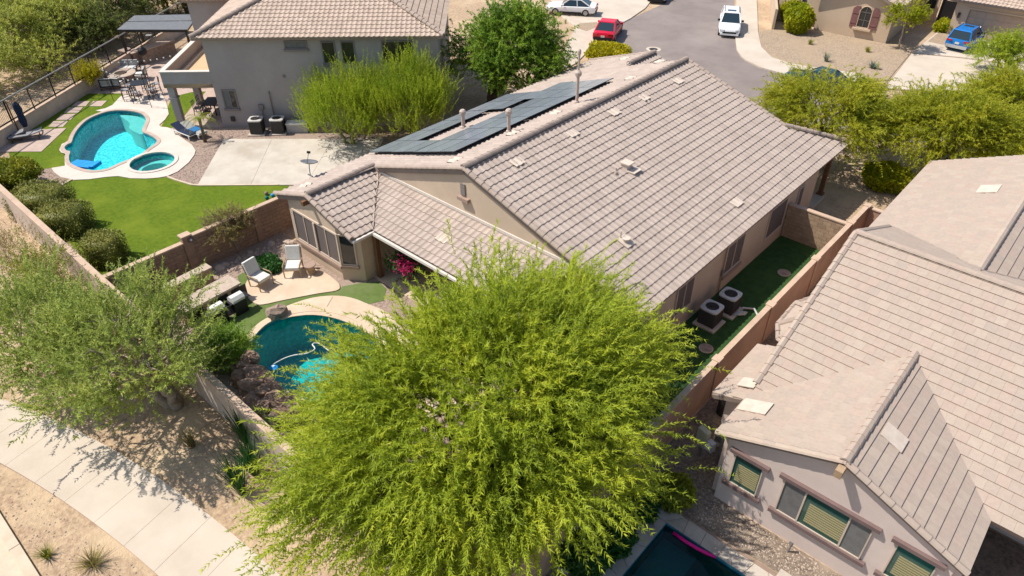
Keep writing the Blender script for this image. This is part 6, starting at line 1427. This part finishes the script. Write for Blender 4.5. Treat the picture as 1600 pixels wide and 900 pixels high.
# ---- fire pit group and bar set on the pink patio
q = G(192, 124); t = thing('fire_pit', 'round stone fire pit table on the pink patio', 'fire pit', (q.x, q.y, .012))
MB().lathe([(.95, 0), (.95, .42)], 24).build('base', 'boulder', t); MB().lathe([(1.05, .42), (1.05, .50), (.45, .50), (.45, .44)], 24).build('stone_top', 'stone_pale', t); MB().lathe([(.44, .43), (.44, .455)], 16).build('burner_bed', 'soil', t)
def sofa(label, loc, rz, w=1.35, m='cushion'):
    t = thing('patio_sofa', label, 'sofa', loc, rz)
    b = MB()
    for s in (-1, 1): b.bar((s*w/2, -.36, .55), (s*w/2, .36, .55), .06).bar((s*w/2, -.36, 0), (s*w/2, -.36, .55), .05).bar((s*w/2, .36, 0), (s*w/2, .36, .8), .05)
    b.bar((-w/2, .38, .80), (w/2, .38, .80), .06).bar((-w/2, -.36, .28), (w/2, -.36, .28), .06).bar((-w/2, .36, .28), (w/2, .36, .28), .06); b.build('frame', 'metal_dark', t)
    k = 2 if w > 1 else 1
    for i in range(k):
        cx = (i - (k-1)/2) * (w-.08)/k
        MB().box((cx, -.02, .38), ((w-.12)/k - .02, .68, .16)).build('seat_cushion', m, t, bevel=.04); MB().box((cx, .30, .66), ((w-.12)/k - .02, .16, .42)).build('back_cushion', 'cushion_grey', t, bevel=.04)
    return t
for x, y, rz, w, lb in ((203, 113, AZ + rad(5), 1.5, 'loveseat with white cushions behind the round fire pit'), (222, 124, AZ - rad(75), .95, 'white cushioned armchair between fire pit and bar table'), (171, 139, AZ + rad(190), .85, 'dark framed patio chair on the turf side of the fire pit'), (187, 138, AZ + rad(170), .85, 'dark framed patio chair between the fire pit and the tall stools')):
    q = G(x, y); sofa(lb, (q.x, q.y, .012), rz, w)
def table(name, label, loc, rz, w, d, h, m='metal_black'):
    t = thing(name, label, 'table', loc, rz); MB().box((0, 0, h), (w, d, .05)).build('table_top', m, t)
    for sx in (-1, 1):
        for sy in (-1, 1): MB().box((sx*(w/2-.06), sy*(d/2-.06), h/2), (.06, .06, h)).build('leg', m, t)
    return t
def stool(label, loc, rz, h=.75, group=None, m='metal_black', top=1.15):
    t = thing('bar_chair', label, 'chair', loc, rz, group)
    for sx in (-1, 1):
        for sy in (-1, 1): MB().bar((sx*.24, sy*.24, 0), (sx*.21, sy*.21, h), .035).build('leg', m, t)
    MB().bar((-.23, -.23, .3), (.23, -.23, .3), .025).bar((-.23, .23, .3), (.23, .23, .3), .025).bar((-.23, -.23, .3), (-.23, .23, .3), .025).bar((.23, -.23, .3), (.23, .23, .3), .025).build('foot_rail', m, t)
    MB().box((0, 0, h), (.46, .46, .05)).build('seat', 'fabric_grey' if m == 'metal_black' else m, t)
    b = MB()
    for sx in (-.21, 0, .21): b.bar((sx, .22, h), (sx, .27, top), .03)
    b.bar((-.23, .27, top), (.23, .27, top), .05).bar((-.22, .245, (h+top)/2), (.22, .245, (h+top)/2), .03); b.build('backrest', m, t)
    return t
q = G(224, 152); table('bar_table', 'tall black bar table on the white pool deck', (q.x, q.y, .052), AZ + rad(20), 1.1, 1.1, 1.02)
bc = Vector((q.x, q.y))
for k in range(6):
    a = 2*math.pi*k/6 + .3; p = bc + Vector((math.cos(a), math.sin(a))) * 1.05
    stool('tall black slatted bar chair around the black bar table on the deck', (p.x, p.y, .052), a - math.pi/2, .74, 'bar chairs around the tall table')
dm = LM @ Vector((-1.45, 2.6, 0)); table('dining_table', 'black dining table in the shade under the balcony', (dm.x, dm.y, .012), LR, .95, 1.5, .74)
for dx, dy, rz, in ((-2.3, 2.2, rad(90)), (-2.3, 3.1, rad(90)), (-.6, 2.2, rad(-90)), (-.6, 3.1, rad(-90)), (-1.45, 1.4, rad(180))):
    p = LM @ Vector((dx, dy, 0)); stool('black dining chair at the table under the balcony', (p.x, p.y, .012), LR + rz, .46, 'dining chairs under the balcony', 'metal_dark', .95)
# ---- pergola with outdoor bar
P4 = [G(183, 47, 2.6), G(293, 47, 2.6), G(310, 23, 2.6), G(210, 25, 2.6)]
pc = sum(P4, Vector()) / 4; t = thing('pergola', 'grey metal louvre pergola roof on dark posts at the end of the patio', 'pergola', (pc.x, pc.y, 0))
for p in P4: pp = p + (pc - p) * .06; MB().box((pp.x, pp.y, 1.25), (.15, .15, 2.5)).build('post', 'metal_dark', t, world=True)
for a, c in zip(P4, P4[1:] + P4[:1]): a2_, c2 = a + (pc-a)*.05, c + (pc-c)*.05; MB().bar((a2_.x, a2_.y, 2.5), (c2.x, c2.y, 2.5), .1, .18).build('beam', 'metal_dark', t, world=True)
for k in range(26):
    f = (k + .5) / 26; a = P4[0].lerp(P4[3], f); c = P4[1].lerp(P4[2], f)
    if k == 14: continue
    MB().bar((a.x, a.y, 2.63), (c.x, c.y, 2.63), (P4[0]-P4[3]).length/26*.93, .03).build('louvre', 'pergola', t, world=True)
b0 = G(222, 100); b1 = G(272, 82); bd = (b1 - b0); t = thing('outdoor_bar', 'stone outdoor bar counter with dark tiled top under the pergola', 'bar', ((b0+b1)/2)[:], math.atan2(bd.y, bd.x))
bl_ = bd.length; MB().box((0, 0, .5), (bl_, .7, 1.0)).build('counter_base', 'boulder', t); MB().box((0, .05, 1.04), (bl_ + .25, .95, .08)).build('counter_top', 'paver_pink', t); MB().box((-bl_/2 - .1, .9, .45), (.75, 1.6, .9)).build('counter_return', 'boulder', t); MB().box((-bl_/2 - .1, .9, .94), (.85, 1.7, .07)).build('counter_top', 'paver_pink', t)
q = G(224, 86, .95); t = thing('barbecue', 'round dark green kettle grill on the outdoor bar under the pergola', 'barbecue', (q.x, q.y, .98)); MB().lathe([(.1, -.05), (.3, .1), (.34, .28), (.3, .42), (.16, .58), (.08, .62)], 16).build('kettle', 'metal_black', t); MB().lathe([(.05, .62), (.05, .68)], 8).build('handle', 'metal_grey', t)
for x, y, lb in ((247, 66, 'pale bar chair with curved back at the near end of the outdoor bar'), (266, 64, 'pale bar chair with curved back at the far end of the outdoor bar')):
    q = G(x, y); stool(lb, (q.x, q.y - .6, .01), AZ + rad(10), .72, 'pale chairs at the outdoor bar', 'cushion_grey', 1.08)
# string lights on two wires
for pts, lb in (([(160, 108, 2.3), (178, 117, 1.9), (200, 124, 1.9), (222, 121, 2.2)], 'string of bulbs sagging over the fire pit'), ([(158, 96, 2.4), (185, 96, 2.1), (215, 95, 2.1), (245, 91, 2.2), (276, 84, 2.5)], 'string of bulbs hung before the outdoor bar')):
    P_ = [G(x, y, z) for x, y, z in pts]; t = thing('string_lights', lb, 'lights', tuple(P_[0]))
    MB().tube([tuple(p - P_[0]) for p in P_], .012, 4).build('wire', 'metal_black', t)
    for i in range(len(P_)-1):
        for f in (.0, .33, .66): o = MB().ball((0, 0, -.07), .06, 8, 5).build('bulb', 'bulb_glass', t); o.location = P_[i].lerp(P_[i+1], f) - P_[0]
    for e in (P_[0], P_[-1]): MB().tube([(e.x - P_[0].x, e.y - P_[0].y, -P_[0].z), (e.x - P_[0].x, e.y - P_[0].y, e.z - P_[0].z)], .018, 6).build('pole', 'metal_black', t)
# toy balls on the lawn
for x, y, c, lb in ((416, 302, 'terracotta', 'small orange ball on the lawn near the block wall'), (417, 309, 'plaster_deep', 'small green ball on the lawn by the block wall'), (426, 305, 'float_blue', 'small blue ball on the lawn at the wall foot')):
    q = G(x, y, .12); o = MB().ball((0, 0, 0), .11, 12, 8).build('ball', c, None, smooth=True); o.location = (q.x, q.y, .125); tag(o, lb, 'ball')
# wall lamp
q = onX(297, 374, -29.38); t = thing('wall_lamp', 'round dark wall lamp with white bulb on the brown block wall', 'lamp', tuple(q)); MB().tube([(-.04, 0, 0), (.05, 0, 0)], .17, 14).build('plate', 'trim_mauve', t); MB().ball((.08, 0, 0), .06, 10, 6).build('bulb', 'bulb_glass', t)
# ---- right lot bits
q = G(1092, 712); t = thing('utility_meter', 'tan electric meter box with grey meter on a stand by the pink house corner', 'meter', (q.x, q.y, .005), rad(-15))
MB().box((0, 0, .95), (.42, .22, .75)).build('cabinet', 'meter_box', t, bevel=.02); MB().box((0, 0, .28), (.1, .1, .56)).build('post', 'metal_grey', t); MB().box((.36, 0, .85), (.26, .2, .4)).build('meter_head', 'meter_face', t); MB().tube([(.36, -.1, .9), (.36, -.2, .9)], .1, 12).build('dial', 'lamp_clear', t)
b = MB()
for k, (dx, dy) in enumerate(((.62, .1), (.75, .3), (.5, .45))): b.tube([(q.x + dx, q.y + dy, .0), (q.x + dx, q.y + dy, 1.3 - .2*k), (q.x + dx + .35, q.y + dy, 1.5 - .2*k)], .045, 8)
b.box((q.x + .35, q.y + .7, .75), (.3, .3, .5)); o = b.build('gas_riser', 'metal_grey'); tag(o, 'grey pipes and valve box rising beside the pink house wall', 'pipes')
q = G(1130, 645); t = thing('water_softener', 'dark round tank with grey domed lid under the pale roof eave', 'tank', (q.x, q.y, .005)); MB().lathe([(.26, 0), (.26, .95)], 18).build('tank_body', 'metal_dark', t); MB().lathe([(.29, .93), (.28, 1.0), (.15, 1.08), (.05, 1.1)], 18).build('lid', 'metal_grey', t)
def pot(label, loc, r, h, m, fol=None):
    t = thing('plant_pot', label, 'pot', loc); MB().lathe([(r*.7, 0), (r, h*.85), (r*1.12, h*.87), (r*1.12, h), (r*.95, h), (r*.9, h*.85), (.01, h*.84)], 20).build('pot_body', m, t); MB().lathe([(r*.9, h*.86), (r*.88, h*.88)], 16).build('soil', 'soil', t)
    if fol: 
        p = rng.normal(size=(500, 3)) * np.array((r*.5, r*.5, .12)) + np.array((0, 0, h + .18)); o_ = unit(rng.normal(size=p.shape) + np.array((0, 0, .6))); w_ = unit(np.cross(o_, rng.normal(size=p.shape))); tag(tri_obj('foliage', np.stack([p - w_*.03, p + w_*.03, p + o_*.13], 1), fol, t), kind='stuff')
q = G(940, 838); pot('large terracotta pot with a leafy plant by the flagstone deck', (q.x, q.y, .005), .34, .55, 'terracotta', 'leaf_dark')
q = G(997, 790); pot('small pale empty pot on the gravel by the flagstone deck corner', (q.x, q.y, .005), .15, .24, 'cushion_grey')
q = G(882, 888); pot('pale blue-grey glazed pot in the shade under the big tree', (q.x, q.y, .005), .27, .4, 'meter_face', 'leaf_dark')
np_ = [G(x, y, -.05) for x, y in ((1052, 832), (1070, 845), (1090, 857), (1106, 865), (1119, 870))]
tag(MB().tube([(p.x, p.y, -.055) for p in np_], .055, 10).build('pool_noodle', 'noodle_pink', None, smooth=True), 'bright pink foam noodle floating along the dark pool edge', 'pool noodle')
q = G(1230, 862); t = thing('path_light', 'thin grey metal path light tilted in the gravel by the pink wall', 'lamp', (q.x, q.y, .0)); MB().tube([(0, 0, -.02), (.05, .06, .42)], .03, 8).build('stake', 'metal_grey', t); MB().lathe([(.05, .4), (.055, .46)], 10).build('lamp_head', 'steel', t)
